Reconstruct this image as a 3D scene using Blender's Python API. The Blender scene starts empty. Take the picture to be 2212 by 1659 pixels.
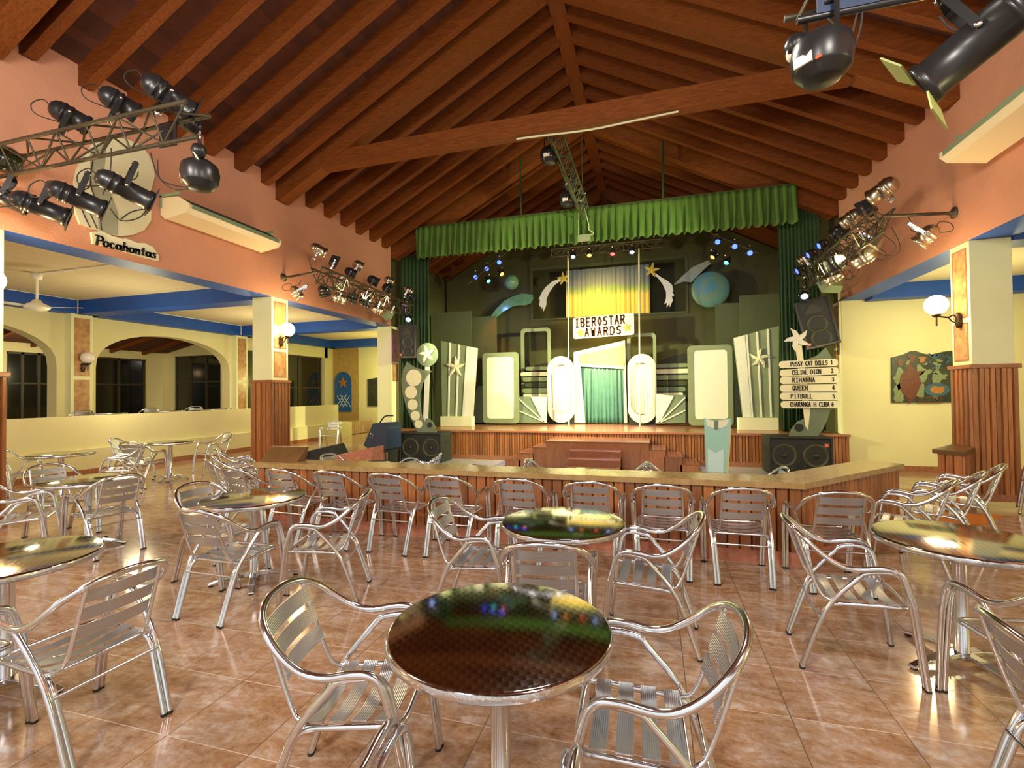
import bpy, bmesh, math, random
from mathutils import Vector, Matrix, Quaternion
PI = math.pi
random.seed(7)
col = bpy.context.scene.collection
V = Vector
# ------------------------------------------------------------------ survey: the camera solved from the room's own lines
CX, CY, FPX, EYE = 1106.0, 829.5, 1044.871, 1.6
RW = Matrix(((0.96037044, -0.01584638, -0.27827597),
             (0.27848906, 0.01332703, 0.96034693),
             (-0.01150943, -0.99978562, 0.01721193)))
def P(px, py, x=None, y=None, z=None):
    """a measured sight line met with a real plane of the room -> world point"""
    d = RW @ V((px - CX, py - CY, FPX)); O = V((0, 0, EYE))
    if x is not None: t = x / d.x
    elif y is not None: t = y / d.y
    else: t = (z - EYE) / d.z
    return O + d * t

# ------------------------------------------------------------------ mesh builder
class MB:
    def __init__(s): s.v = []; s.f = []; s.m = []; s.sm = []
    def add(s, vs, fs, mi=0, smooth=False):
        b = len(s.v); s.v += [tuple(p) for p in vs]
        for f in fs: s.f.append([i + b for i in f]); s.m.append(mi); s.sm.append(smooth)
        return s
    def box(s, a, b, mi=0):
        x0, y0, z0 = [min(p, q) for p, q in zip(a, b)]; x1, y1, z1 = [max(p, q) for p, q in zip(a, b)]
        return s.add([(x0,y0,z0),(x1,y0,z0),(x1,y1,z0),(x0,y1,z0),(x0,y0,z1),(x1,y0,z1),(x1,y1,z1),(x0,y1,z1)],
                     [(0,3,2,1),(4,5,6,7),(0,1,5,4),(1,2,6,5),(2,3,7,6),(3,0,4,7)], mi)
    def hexa(s, p, mi=0):      # 8 points: bottom 4 ccw, top 4
        return s.add(p, [(0,3,2,1),(4,5,6,7),(0,1,5,4),(1,2,6,5),(2,3,7,6),(3,0,4,7)], mi)
    def beam(s, p, q, w, h, up=(0,0,1), mi=0):
        p, q = V(p), V(q); d = (q - p).normalized(); u = V(up)
        r = d.cross(u).normalized() * (w / 2); u = r.normalized().cross(d).normalized() * (h / 2)
        return s.hexa([p-r-u, p+r-u, q+r-u, q-r-u, p-r+u, p+r+u, q+r+u, q-r+u], mi)
    def prism(s, poly, axis, a, b, mi=0, smooth=False):
        """poly of 2D points; axis 'y': (x,z) from y=a to b; 'x': (y,z); 'z': (x,y)"""
        def mk(p, t):
            if axis == 'y': return (p[0], t, p[1])
            if axis == 'x': return (t, p[0], p[1])
            return (p[0], p[1], t)
        n = len(poly)
        s.add([mk(p, a) for p in poly] + [mk(p, b) for p in poly], [list(range(n)), list(range(2*n-1, n-1, -1))], mi)
        s.add([mk(p, a) for p in poly] + [mk(p, b) for p in poly], [(i, i+n, (i+1) % n + n, (i+1) % n) for i in range(n)], mi, smooth)
        return s
    def ring(s, outer, inner, axis, a, b, mi=0):
        """frame between two outlines with equal numbers of points"""
        def mk(p, t):
            if axis == 'y': return (p[0], t, p[1])
            if axis == 'x': return (t, p[0], p[1])
            return (p[0], p[1], t)
        n = len(outer)
        vs = [mk(p, a) for p in outer] + [mk(p, a) for p in inner] + [mk(p, b) for p in outer] + [mk(p, b) for p in inner]
        fs = []
        for i in range(n):
            j = (i + 1) % n
            fs += [(i, j, j+n, i+n), (i+2*n, i+3*n, j+3*n, j+2*n), (i, i+2*n, j+2*n, j), (i+n, j+n, j+3*n, i+3*n)]
        return s.add(vs, fs, mi)
    def tube(s, pts, r, seg=8, closed=False, mi=0, cap=True):
        pts = [V(p) for p in pts]; n = len(pts); vs = []; fs = []
        rr = r if isinstance(r, (list, tuple)) else [r] * n
        t0 = (pts[1] - pts[0]).normalized()
        u = t0.cross(V((0, 0, 1)))
        if u.length < 1e-3: u = t0.cross(V((0, 1, 0)))
        u.normalize(); prev = t0
        for i in range(n):
            if closed: t = (pts[(i+1) % n] - pts[i-1]).normalized()
            elif i == 0: t = t0
            elif i == n-1: t = (pts[i] - pts[i-1]).normalized()
            else: t = ((pts[i+1] - pts[i]).normalized() + (pts[i] - pts[i-1]).normalized()).normalized()
            u = prev.rotation_difference(t) @ u; u = (u - t * u.dot(t)).normalized(); w = t.cross(u); prev = t
            for k in range(seg):
                a = 2 * PI * k / seg
                vs.append(pts[i] + (u * math.cos(a) + w * math.sin(a)) * rr[i])
        for i in range(n if closed else n - 1):
            j = (i + 1) % n
            for k in range(seg):
                l = (k + 1) % seg
                fs.append((i*seg+k, i*seg+l, j*seg+l, j*seg+k))
        s.add(vs, fs, mi, True)
        if cap and not closed:
            s.add(vs[:seg], [list(range(seg-1, -1, -1))], mi); s.add(vs[-seg:], [list(range(seg))], mi)
        return s
    def lathe(s, prof, seg=24, mi=0, M=None, smooth=True, a0=0, a1=2*PI):
        """prof of (r, h) turned about local Z, then moved by M"""
        n = len(prof); vs = []; fs = []; full = abs(a1 - a0 - 2*PI) < 1e-6; K = seg if full else seg + 1
        for k in range(K):
            a = a0 + (a1 - a0) * k / seg; c, d = math.cos(a), math.sin(a)
            for r, h in prof: vs.append(V((r*c, r*d, h)))
        for k in range(seg):
            l = (k + 1) % K
            for i in range(n-1):
                if prof[i][0] < 1e-6: fs.append((k*n+i, l*n+i+1, k*n+i+1))
                elif prof[i+1][0] < 1e-6: fs.append((k*n+i, l*n+i, k*n+i+1))
                else: fs.append((k*n+i, l*n+i, l*n+i+1, k*n+i+1))
        if M is not None: vs = [M @ v for v in vs]
        return s.add(vs, fs, mi, smooth)
    def build(s, name, mats, parent=None, loc=None, rot=None, bev=0, **tags):
        me = bpy.data.meshes.new(name); me.from_pydata(s.v, [], s.f); me.update()
        for p, mi, sm in zip(me.polygons, s.m, s.sm): p.material_index = mi; p.use_smooth = sm
        bm = bmesh.new(); bm.from_mesh(me); bmesh.ops.recalc_face_normals(bm, faces=bm.faces); bm.to_mesh(me); bm.free()
        if not isinstance(mats, (list, tuple)): mats = [mats]
        for m in mats: me.materials.append(m)
        o = bpy.data.objects.new(name, me); col.objects.link(o)
        if parent: o.parent = parent
        if loc is not None: o.location = loc
        if rot is not None: o.rotation_euler = rot
        if bev:
            b = o.modifiers.new('bevel', 'BEVEL'); b.width = bev; b.segments = 2; b.limit_method = 'ANGLE'
        for k, v in tags.items(): o[k] = v
        return o

def smooth_path(pts, sub=5, closed=False):
    pts = [V(p) for p in pts]; n = len(pts); out = []
    rng = n if closed else n - 1
    for i in range(rng):
        if closed: p0, p1, p2, p3 = pts[i-1], pts[i], pts[(i+1) % n], pts[(i+2) % n]
        else: p0, p1, p2, p3 = pts[max(i-1, 0)], pts[i], pts[i+1], pts[min(i+2, n-1)]
        for k in range(sub):
            t = k / sub
            out.append(0.5 * ((2*p1) + (p2-p0)*t + (2*p0-5*p1+4*p2-p3)*t*t + (3*p1-p0-3*p2+p3)*t*t*t))
    if not closed: out.append(pts[-1])
    return out

def thing(name, label, cat, loc=(0,0,0), rz=0, group=None, rot=None):
    o = bpy.data.objects.new(name, None); col.objects.link(o); o.empty_display_size = .1
    o.location = loc
    if rot is not None: o.rotation_euler = rot
    else: o.rotation_euler = (0, 0, rz)
    o['label'] = label; o['category'] = cat
    if group: o['group'] = group
    return o
def tag(o, label, cat, group=None):
    o['label'] = label; o['category'] = cat
    if group: o['group'] = group
    return o
def struct(o): o['kind'] = 'structure'; return o
def copy_tree(src, parent=None):
    c = src.copy(); col.objects.link(c)
    if parent: c.parent = parent
    for ch in list(src.children): copy_tree(ch, c)
    return c

# ------------------------------------------------------------------ materials
def nm(name):
    m = bpy.data.materials.new(name); m.use_nodes = True
    nt = m.node_tree; b = nt.nodes['Principled BSDF']; return m, nt, b
def N(nt, t, **k):
    n = nt.nodes.new(t)
    for a, v in k.items(): setattr(n, a, v)
    return n
def mat(name, c, rough=.6, metal=0, noise=0, scale=8, c2=None, bump=0, bscale=60, stretch=(1,1,1), coat=0, spec=.5, emit=None, es=0, island=0):
    m, nt, b = nm(name); L = nt.links.new
    b.inputs['Base Color'].default_value = (*c, 1); b.inputs['Roughness'].default_value = rough
    b.inputs['Metallic'].default_value = metal; b.inputs['Specular IOR Level'].default_value = spec
    if coat: b.inputs['Coat Weight'].default_value = coat; b.inputs['Coat Roughness'].default_value = .12
    if emit: b.inputs['Emission Color'].default_value = (*emit, 1); b.inputs['Emission Strength'].default_value = es
    tc = N(nt, 'ShaderNodeTexCoord'); mp = N(nt, 'ShaderNodeMapping'); mp.inputs['Scale'].default_value = stretch
    L(tc.outputs['Object'], mp.inputs['Vector']); last = None
    if noise or c2:
        nz = N(nt, 'ShaderNodeTexNoise'); nz.inputs['Scale'].default_value = scale; nz.inputs['Detail'].default_value = 6; nz.inputs['Roughness'].default_value = .6
        L(mp.outputs[0], nz.inputs['Vector'])
        rp = N(nt, 'ShaderNodeValToRGB'); rp.color_ramp.elements[0].position = .3; rp.color_ramp.elements[1].position = .72
        cc = c2 or tuple(x * (1 - noise) for x in c)
        rp.color_ramp.elements[0].color = (*cc, 1); rp.color_ramp.elements[1].color = (*c, 1)
        L(nz.outputs['Fac'], rp.inputs['Fac']); last = rp.outputs['Color']
    if island:
        g = N(nt, 'ShaderNodeNewGeometry'); hs = N(nt, 'ShaderNodeHueSaturation')
        mr = N(nt, 'ShaderNodeMapRange'); mr.inputs['To Min'].default_value = 1 - island; mr.inputs['To Max'].default_value = 1 + island
        L(g.outputs['Random Per Island'], mr.inputs['Value']); L(mr.outputs[0], hs.inputs['Value'])
        if last: L(last, hs.inputs['Color'])
        else: hs.inputs['Color'].default_value = (*c, 1)
        last = hs.outputs['Color']
    if last: L(last, b.inputs['Base Color'])
    if bump:
        nb = N(nt, 'ShaderNodeTexNoise'); nb.inputs['Scale'].default_value = bscale; nb.inputs['Detail'].default_value = 4
        bp = N(nt, 'ShaderNodeBump'); bp.inputs['Strength'].default_value = bump; bp.inputs['Distance'].default_value = .01
        L(mp.outputs[0], nb.inputs['Vector']); L(nb.outputs['Fac'], bp.inputs['Height']); L(bp.outputs[0], b.inputs['Normal'])
    return m
def plank_mat(name, c, c2, axis, width, rough=.6, grain=(1,1,1)):
    """boards side by side: a groove and a tone of its own for every board"""
    m, nt, b = nm(name); L = nt.links.new; b.inputs['Roughness'].default_value = rough
    tc = N(nt, 'ShaderNodeTexCoord'); sp = N(nt, 'ShaderNodeSeparateXYZ'); L(tc.outputs['Object'], sp.inputs[0])
    dv = N(nt, 'ShaderNodeMath', operation='DIVIDE'); dv.inputs[1].default_value = width; L(sp.outputs['XYZ'.index(axis)], dv.inputs[0])
    fl = N(nt, 'ShaderNodeMath', operation='FLOOR'); fr = N(nt, 'ShaderNodeMath', operation='FRACT'); L(dv.outputs[0], fl.inputs[0]); L(dv.outputs[0], fr.inputs[0])
    wn = N(nt, 'ShaderNodeTexWhiteNoise', noise_dimensions='1D'); L(fl.outputs[0], wn.inputs['W'])
    nz = N(nt, 'ShaderNodeTexNoise'); nz.inputs['Scale'].default_value = 6; nz.inputs['Detail'].default_value = 8
    mp = N(nt, 'ShaderNodeMapping'); mp.inputs['Scale'].default_value = grain; L(tc.outputs['Object'], mp.inputs[0]); L(mp.outputs[0], nz.inputs['Vector'])
    ad = N(nt, 'ShaderNodeMath', operation='ADD'); L(wn.outputs['Value'], ad.inputs[0]); L(nz.outputs['Fac'], ad.inputs[1])
    hv = N(nt, 'ShaderNodeMath', operation='MULTIPLY'); hv.inputs[1].default_value = .5; L(ad.outputs[0], hv.inputs[0])
    rp = N(nt, 'ShaderNodeValToRGB'); rp.color_ramp.elements[0].position = .2; rp.color_ramp.elements[1].position = .85
    rp.color_ramp.elements[0].color = (*c2, 1); rp.color_ramp.elements[1].color = (*c, 1); L(hv.outputs[0], rp.inputs[0]); L(rp.outputs[0], b.inputs['Base Color'])
    gt = N(nt, 'ShaderNodeMath', operation='GREATER_THAN'); gt.inputs[1].default_value = .06; L(fr.outputs[0], gt.inputs[0])
    bp = N(nt, 'ShaderNodeBump'); bp.inputs['Strength'].default_value = .8; bp.inputs['Distance'].default_value = .01; L(gt.outputs[0], bp.inputs['Height']); L(bp.outputs[0], b.inputs['Normal'])
    return m
def floor_mat():
    m, nt, b = nm('polished marble tile'); L = nt.links.new
    tc = N(nt, 'ShaderNodeTexCoord'); sp = N(nt, 'ShaderNodeSeparateXYZ'); L(tc.outputs['Object'], sp.inputs[0])
    ids = []; masks = []
    for ax, o0, w in ((0, .150, .475), (1, -.05, .4525)):
        sb = N(nt, 'ShaderNodeMath', operation='SUBTRACT'); sb.inputs[1].default_value = o0; L(sp.outputs[ax], sb.inputs[0])
        dv = N(nt, 'ShaderNodeMath', operation='DIVIDE'); dv.inputs[1].default_value = w; L(sb.outputs[0], dv.inputs[0])
        fl = N(nt, 'ShaderNodeMath', operation='FLOOR'); fr = N(nt, 'ShaderNodeMath', operation='FRACT'); L(dv.outputs[0], fl.inputs[0]); L(dv.outputs[0], fr.inputs[0])
        pp = N(nt, 'ShaderNodeMath', operation='PINGPONG'); pp.inputs[1].default_value = .5; L(fr.outputs[0], pp.inputs[0])
        lt = N(nt, 'ShaderNodeMath', operation='LESS_THAN'); lt.inputs[1].default_value = .0048; L(pp.outputs[0], lt.inputs[0])
        ids.append(fl); masks.append(lt)
    mx = N(nt, 'ShaderNodeMath', operation='MAXIMUM'); L(masks[0].outputs[0], mx.inputs[0]); L(masks[1].outputs[0], mx.inputs[1])
    cb = N(nt, 'ShaderNodeCombineXYZ'); L(ids[0].outputs[0], cb.inputs[0]); L(ids[1].outputs[0], cb.inputs[1])
    wn = N(nt, 'ShaderNodeTexWhiteNoise', noise_dimensions='3D'); L(cb.outputs[0], wn.inputs['Vector'])
    sc = N(nt, 'ShaderNodeVectorMath', operation='SCALE'); sc.inputs['Scale'].default_value = 9; L(wn.outputs['Color'], sc.inputs[0])
    av = N(nt, 'ShaderNodeVectorMath', operation='ADD'); L(tc.outputs['Object'], av.inputs[0]); L(sc.outputs[0], av.inputs[1])
    mp = N(nt, 'ShaderNodeMapping'); mp.inputs['Scale'].default_value = (2.0, 4.6, 1); mp.inputs['Rotation'].default_value = (0, 0, -.35); L(av.outputs[0], mp.inputs[0])
    nz = N(nt, 'ShaderNodeTexNoise'); nz.inputs['Scale'].default_value = 1.9; nz.inputs['Detail'].default_value = 12; nz.inputs['Roughness'].default_value = .74; nz.inputs['Distortion'].default_value = .7
    L(mp.outputs[0], nz.inputs['Vector'])
    n2 = N(nt, 'ShaderNodeTexNoise'); n2.inputs['Scale'].default_value = 26; n2.inputs['Detail'].default_value = 8; n2.inputs['Roughness'].default_value = .7; L(av.outputs[0], n2.inputs['Vector'])
    nm_ = N(nt, 'ShaderNodeMix', data_type='FLOAT'); nm_.inputs['Factor'].default_value = .33; L(nz.outputs['Fac'], nm_.inputs['A']); L(n2.outputs['Fac'], nm_.inputs['B'])
    rp = N(nt, 'ShaderNodeValToRGB'); e = rp.color_ramp.elements
    e[0].position = .38; e[0].color = (.24, .12, .065, 1); e[1].position = .64; e[1].color = (.56, .47, .42, 1)
    k = e.new(.47); k.color = (.37, .21, .115, 1); k = e.new(.535); k.color = (.43, .29, .21, 1)
    L(nm_.outputs[0], rp.inputs[0])
    mi = N(nt, 'ShaderNodeMix', data_type='RGBA'); L(mx.outputs[0], mi.inputs['Factor']); L(rp.outputs[0], mi.inputs['A']); gm = N(nt, 'ShaderNodeMix', data_type='RGBA'); L(masks[0].outputs[0], gm.inputs['Factor']); gm.inputs['A'].default_value = (.62, .50, .42, 1); gm.inputs['B'].default_value = (.12, .075, .045, 1); L(gm.outputs['Result'], mi.inputs['B'])
    L(mi.outputs['Result'], b.inputs['Base Color'])
    ro = N(nt, 'ShaderNodeMapRange'); ro.inputs['To Min'].default_value = .13; ro.inputs['To Max'].default_value = .5; L(mx.outputs[0], ro.inputs['Value']); L(ro.outputs[0], b.inputs['Roughness'])
    bp = N(nt, 'ShaderNodeBump'); bp.invert = True; bp.inputs['Strength'].default_value = .35; bp.inputs['Distance'].default_value = .004; L(mx.outputs[0], bp.inputs['Height']); L(bp.outputs[0], b.inputs['Normal'])
    b.inputs['Specular IOR Level'].default_value = .6
    return m
def swirl_mat():
    """stainless table top ground in overlapping arcs"""
    m, nt, b = nm('swirl ground steel'); L = nt.links.new
    b.inputs['Metallic'].default_value = 1
    tc = N(nt, 'ShaderNodeTexCoord'); sp = N(nt, 'ShaderNodeSeparateXYZ'); L(tc.outputs['Object'], sp.inputs[0])
    def mth(op, a, bb=None):
        n = N(nt, 'ShaderNodeMath', operation=op)
        for i, q in enumerate((a, bb)):
            if q is None: continue
            if isinstance(q, (int, float)): n.inputs[i].default_value = q
            else: L(q, n.inputs[i])
        return n.outputs[0]
    S = 27.
    ys = mth('MULTIPLY', sp.outputs[1], S * 1.35); xs = mth('MULTIPLY', sp.outputs[0], S)
    row = mth('FLOOR', ys); xo = mth('ADD', xs, mth('MULTIPLY', row, .5))
    fx = mth('SUBTRACT', mth('FRACT', xo), .5); fy = mth('ADD', mth('FRACT', ys), .15)
    r = mth('SQRT', mth('ADD', mth('MULTIPLY', fx, fx), mth('MULTIPLY', fy, fy)))
    ang = mth('ARCTAN2', fy, fx); h = mth('DIVIDE', ang, PI)
    fine = mth('SINE', mth('MULTIPLY', r, 60.))
    hh = mth('ADD', h, mth('MULTIPLY', fine, .05))
    bp = N(nt, 'ShaderNodeBump'); bp.inputs['Strength'].default_value = .055; bp.inputs['Distance'].default_value = .002; L(hh, bp.inputs['Height']); L(bp.outputs[0], b.inputs['Normal'])
    mr = N(nt, 'ShaderNodeMapRange'); mr.inputs['To Min'].default_value = .05; mr.inputs['To Max'].default_value = .14; L(h, mr.inputs['Value']); L(mr.outputs[0], b.inputs['Roughness'])
    rp = N(nt, 'ShaderNodeMapRange'); rp.inputs['To Min'].default_value = .30; rp.inputs['To Max'].default_value = .66; L(h, rp.inputs['Value'])
    cb = N(nt, 'ShaderNodeCombineXYZ'); L(rp.outputs[0], cb.inputs[0]); L(rp.outputs[0], cb.inputs[1]); L(rp.outputs[0], cb.inputs[2]); L(cb.outputs[0], b.inputs['Base Color'])
    return m
def ribbed_mat(name, axis, c=(.60,.64,.70), freq=420):
    m, nt, b = nm(name); L = nt.links.new
    b.inputs['Metallic'].default_value = 1; b.inputs['Roughness'].default_value = .3; b.inputs['Base Color'].default_value = (*c, 1)
    tc = N(nt, 'ShaderNodeTexCoord'); sp = N(nt, 'ShaderNodeSeparateXYZ'); L(tc.outputs['Object'], sp.inputs[0])
    a = N(nt, 'ShaderNodeMath', operation='MULTIPLY'); a.inputs[1].default_value = freq * 2; L(sp.outputs['XYZ'.index(axis)], a.inputs[0])
    s_ = N(nt, 'ShaderNodeMath', operation='SINE'); L(a.outputs[0], s_.inputs[0])
    bp = N(nt, 'ShaderNodeBump'); bp.inputs['Strength'].default_value = .35; bp.inputs['Distance'].default_value = .002; L(s_.outputs[0], bp.inputs['Height']); L(bp.outputs[0], b.inputs['Normal'])
    return m

M = {}
M['floor'] = floor_mat()
M['pink'] = mat('terracotta pink stucco', (.62,.295,.185), .85, noise=.12, scale=1.5, bump=.5, bscale=45)
M['cream'] = mat('cream wall paint', (.76,.69,.38), .8, noise=.08, scale=1.2, bump=.15, bscale=50)
M['pillar_cream'] = mat('pale cream paint', (.80,.79,.48), .75, noise=.06, scale=2, bump=.15)
M['gold_wall'] = mat('ochre textured wall', (.50,.33,.10), .8, c2=(.36,.22,.06), scale=9, bump=.5, bscale=30)
M['ceil'] = mat('annex ceiling plaster', (.66,.55,.36), .85, noise=.12, scale=2.5, stretch=(1,4,1))
M['blue'] = mat('deep blue paint', (.010,.075,.42), .5, noise=.15, scale=2)
M['marble'] = mat('veined orange marble', (.62,.36,.17), .25, c2=(.30,.13,.05), scale=7, coat=.3)
M['granite'] = mat('red brown granite skirting', (.45,.18,.09), .25, c2=(.24,.08,.04), scale=30, coat=.3)
M['brick'] = mat('orange stone block', (.62,.26,.17), .6, c2=(.42,.14,.08), scale=14)
M['rafter'] = mat('stained rafter wood', (.205,.056,.009), .55, c2=(.105,.026,.005), scale=5, stretch=(1,9,9), spec=.22)
M['beam'] = mat('stained beam wood', (.225,.066,.011), .55, c2=(.12,.033,.006), scale=5, stretch=(1,8,8), spec=.22)
M['ridge'] = mat('stained ridge wood', (.21,.055,.009), .55, c2=(.12,.028,.006), scale=5, stretch=(9,1,9), spec=.22)
M['deck'] = plank_mat('roof boarding', (.10,.024,.007), (.045,.011,.004), 'X', .14, .8, (9,1,1))
M['slats'] = mat('varnished timber boards', (.42,.16,.05), .35, c2=(.24,.075,.022), scale=5, stretch=(9,9,.7), coat=.35, island=.35)
M['wood'] = mat('varnished wood', (.36,.13,.045), .3, c2=(.22,.07,.025), scale=5, stretch=(2,9,9), coat=.4)
M['darkwood'] = mat('dark brown box paint', (.16,.075,.02), .4, c2=(.10,.045,.012), scale=6)
M['stagewood'] = plank_mat('stage floor boards', (.50,.22,.11), (.34,.13,.065), 'Y', .11, .22, (1,8,1))
M['countertop'] = mat('glazed bar top', (.46,.31,.13), .22, c2=(.34,.20,.07), scale=14, coat=.25)
M['pit'] = mat('dance floor stone', (.60,.62,.62), .12, c2=(.45,.47,.48), scale=3)
M['alu'] = mat('polished aluminium tube', (.76,.80,.86), .16, 1)
M['alu2'] = mat('brushed aluminium', (.74,.76,.78), .22, 1, noise=.1, scale=20, bump=.6, bscale=22)
M['slab'] = mat('bright orange marble', (.75,.25,.035), .3, c2=(.5,.15,.02), scale=14)
M['backslat'] = ribbed_mat('ribbed aluminium back slat', 'Z')
M['seatslat'] = ribbed_mat('ribbed aluminium seat slat', 'Y')
M['swirl'] = swirl_mat()
M['rubber'] = mat('black rubber', (.015,.015,.015), .7)
M['black'] = mat('black lacquered metal', (.018,.018,.02), .32, noise=.2, scale=10)
M['blackbox'] = mat('black cabinet paint', (.02,.024,.022), .6, bump=.2, bscale=200)
M['cone'] = mat('speaker cone', (.055,.055,.03), .5)
M['coneh'] = mat('speaker dust cap', (.02,.02,.014), .4)
M['badge'] = mat('red orange badge', (.85,.12,.04), .4)
M['white'] = mat('white enamel', (.85,.83,.75), .4)
M['chrome'] = mat('chrome lamp housing', (.60,.57,.44), .30, 1)
M['truss'] = mat('weathered truss steel', (.055,.05,.035), .5, .4, c2=(.10,.08,.04), scale=40)
M['trussg'] = mat('green tinted truss steel', (.10,.11,.05), .5, .4)
M['cable'] = mat('black cable', (.02,.02,.02), .6)
M['wcable'] = mat('pale cable', (.6,.62,.4), .6)
M['lensw'] = mat('frosted lamp glass', (.85,.88,.72), .25)
M['lensc'] = mat('dark lens glass', (.05,.06,.05), .05, coat=1)
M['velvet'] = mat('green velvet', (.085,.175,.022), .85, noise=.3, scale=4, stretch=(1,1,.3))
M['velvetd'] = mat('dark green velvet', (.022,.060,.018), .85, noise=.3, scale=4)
M['stagewall'] = mat('dark olive stage wall', (.062,.058,.014), .7, noise=.25, scale=2, bump=.1)
M['stagedark'] = mat('black stage wall', (.018,.02,.016), .7)
M['flat'] = mat('olive scenery flat', (.062,.072,.032), .7, noise=.15, scale=3)
M['propgrey'] = mat('sage grey scenery paint', (.17,.22,.15), .55, noise=.1, scale=5)
M['propgrey2'] = mat('silver green scenery paint', (.25,.29,.17), .5, noise=.12, scale=5)
M['propwhite'] = mat('white scenery paint', (.84,.83,.74), .55, noise=.05, scale=6)
M['propcream'] = mat('cream scenery paint', (.84,.80,.56), .5)
M['glitter'] = mat('gold glitter cloth', (.62,.58,.30), .5, c2=(.30,.28,.13), scale=160)
M['tealcloth'] = mat('teal satin cloth', (.08,.22,.20), .35, noise=.25, scale=5)
M['whitecloth'] = mat('white satin cloth', (.82,.84,.74), .4)
M['teal'] = mat('pale teal paint', (.36,.62,.52), .4)
M['tealw'] = mat('pale aqua paint', (.62,.80,.78), .35)
M['gold'] = mat('gold star paint', (.60,.45,.06), .4)
M['ink'] = mat('dark brown lettering', (.10,.03,.015), .5)
M['inkb'] = mat('black lettering', (.02,.02,.02), .5)
M['planet'] = mat('painted planet', (.03,.17,.22), .5, c2=(.13,.19,.05), scale=3.2)
M['glasscomet'] = mat('translucent green plastic', (.16,.34,.20), .15, noise=.3, scale=6, coat=.6)
M['acw'] = mat('cream plastic casing', (.80,.72,.48), .4)
M['acg'] = mat('grey green louvre', (.25,.34,.20), .5)
M['glass'] = mat('dark window glass', (.008,.009,.007), .06, coat=.5)
M['frame'] = mat('bronze window frame', (.05,.035,.018), .4)
M['night'] = mat('black window backing', (.01,.01,.008), .9)
M['mural'] = mat('dark painted board', (.045,.05,.02), .5, c2=(.012,.018,.01), scale=7)
M['m_red'] = mat('mural red brown', (.16,.04,.015), .5, noise=.4, scale=20)
M['m_grn'] = mat('mural pale green', (.25,.30,.14), .5, noise=.5, scale=25)
M['m_blu'] = mat('mural blue', (.05,.14,.20), .5, noise=.5, scale=25)
M['m_org'] = mat('mural orange', (.50,.20,.04), .5, noise=.5, scale=25)
M['board'] = mat('cream display board', (.74,.70,.46), .6, noise=.08, scale=4)
M['boardg'] = mat('grey green brushwork', (.38,.38,.26), .6, noise=.2, scale=5)
M['barn'] = mat('yellow green barn door', (.45,.52,.18), .5)
M['bluedark'] = mat('blue black road case', (.03,.05,.11), .4)
M['niche'] = mat('blue niche paint', (.012,.09,.33), .5)
M['dome'] = mat('dark tinted dome', (.02,.03,.01), .08, coat=1)
M['bronze'] = mat('dark bronze bracket', (.05,.03,.015), .4, .6)
def glow(name, c, s): return mat(name, c, .5, emit=c, es=s)
M['globe'] = glow('lit opal globe', (1,.80,.42), 14)
M['globeoff'] = mat('unlit opal globe', (.80,.72,.66), .3)
M['ledb'] = glow('blue led face', (.035,.07,1), 4.5)
M['ledw'] = glow('cold white led face', (.35,.5,1), 5)
M['ledo'] = glow('amber lamp face', (1,.30,.04), 4)
M['ledr'] = glow('red lamp face', (1,.05,.04), 4)
M['ledg'] = glow('aqua led face', (.08,.8,.5), 3)
M['ledy'] = glow('warm lamp face', (1,.75,.25), 14)
# yellow cloth drop, coloured stage light painted in: blue top, green middle
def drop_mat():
    m, nt, b = nm('drop cloth with painted light'); L = nt.links.new; b.inputs['Roughness'].default_value = .7
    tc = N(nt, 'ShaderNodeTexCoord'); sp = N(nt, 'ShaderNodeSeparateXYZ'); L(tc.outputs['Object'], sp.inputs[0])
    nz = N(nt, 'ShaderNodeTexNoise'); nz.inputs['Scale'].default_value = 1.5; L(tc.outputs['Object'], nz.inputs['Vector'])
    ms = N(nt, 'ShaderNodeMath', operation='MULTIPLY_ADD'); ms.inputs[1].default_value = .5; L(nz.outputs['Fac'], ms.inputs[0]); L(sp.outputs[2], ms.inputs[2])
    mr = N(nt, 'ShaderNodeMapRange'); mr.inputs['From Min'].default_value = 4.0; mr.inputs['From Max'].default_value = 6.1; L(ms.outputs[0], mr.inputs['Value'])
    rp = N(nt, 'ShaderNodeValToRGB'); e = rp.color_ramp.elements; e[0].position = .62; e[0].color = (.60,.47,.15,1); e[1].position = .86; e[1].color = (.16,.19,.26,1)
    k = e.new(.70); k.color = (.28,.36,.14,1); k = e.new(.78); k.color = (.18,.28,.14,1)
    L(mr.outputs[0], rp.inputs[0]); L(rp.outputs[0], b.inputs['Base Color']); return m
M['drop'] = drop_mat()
# ================================================================== THE SETTING
SZ0 = .515
XL, XR, ZO, ZT, YS, LOW = -7.7, 4.36, 3.69, 6.30, 13.25, -.33
BAYS = [(-6.23,-5.75),(-1.36,-.88),(3.51,3.99),(8.38,8.86),(13.25,13.73)]
# ---- floors
f = MB()
main = [(-19,-6),(11,-6),(11,7.5),(2.95,7.5),(2.62,6.45),(1.28,5.02),(-4.9,5.02),(-7,6.2),(-7,21),(-19,21)]
f.prism(main, 'z', -.5, 0)
def ramp(x0, x1, ya, yb, yc):
    f.hexa([(x0,ya,-.5),(x1,ya,-.5),(x1,yb,-.6),(x0,yb,-.6),(x0,ya,0),(x1,ya,0),(x1,yb,LOW),(x0,yb,LOW)])
    f.box((x0,yb,-.6),(x1,yc,LOW))
ramp(3,11,7.5,11,13.4)
struct(f.build('floor', M['floor']))
g = MB(); g.box((-7,4.9,-.6),(3,13.4,LOW-.002)); struct(g.build('floor_dance', M['pit']))
g = MB(); g.box((-14.4,2,.02),(-11.4,18,.5)); struct(g.build('floor_gallery', M['floor']))
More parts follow.
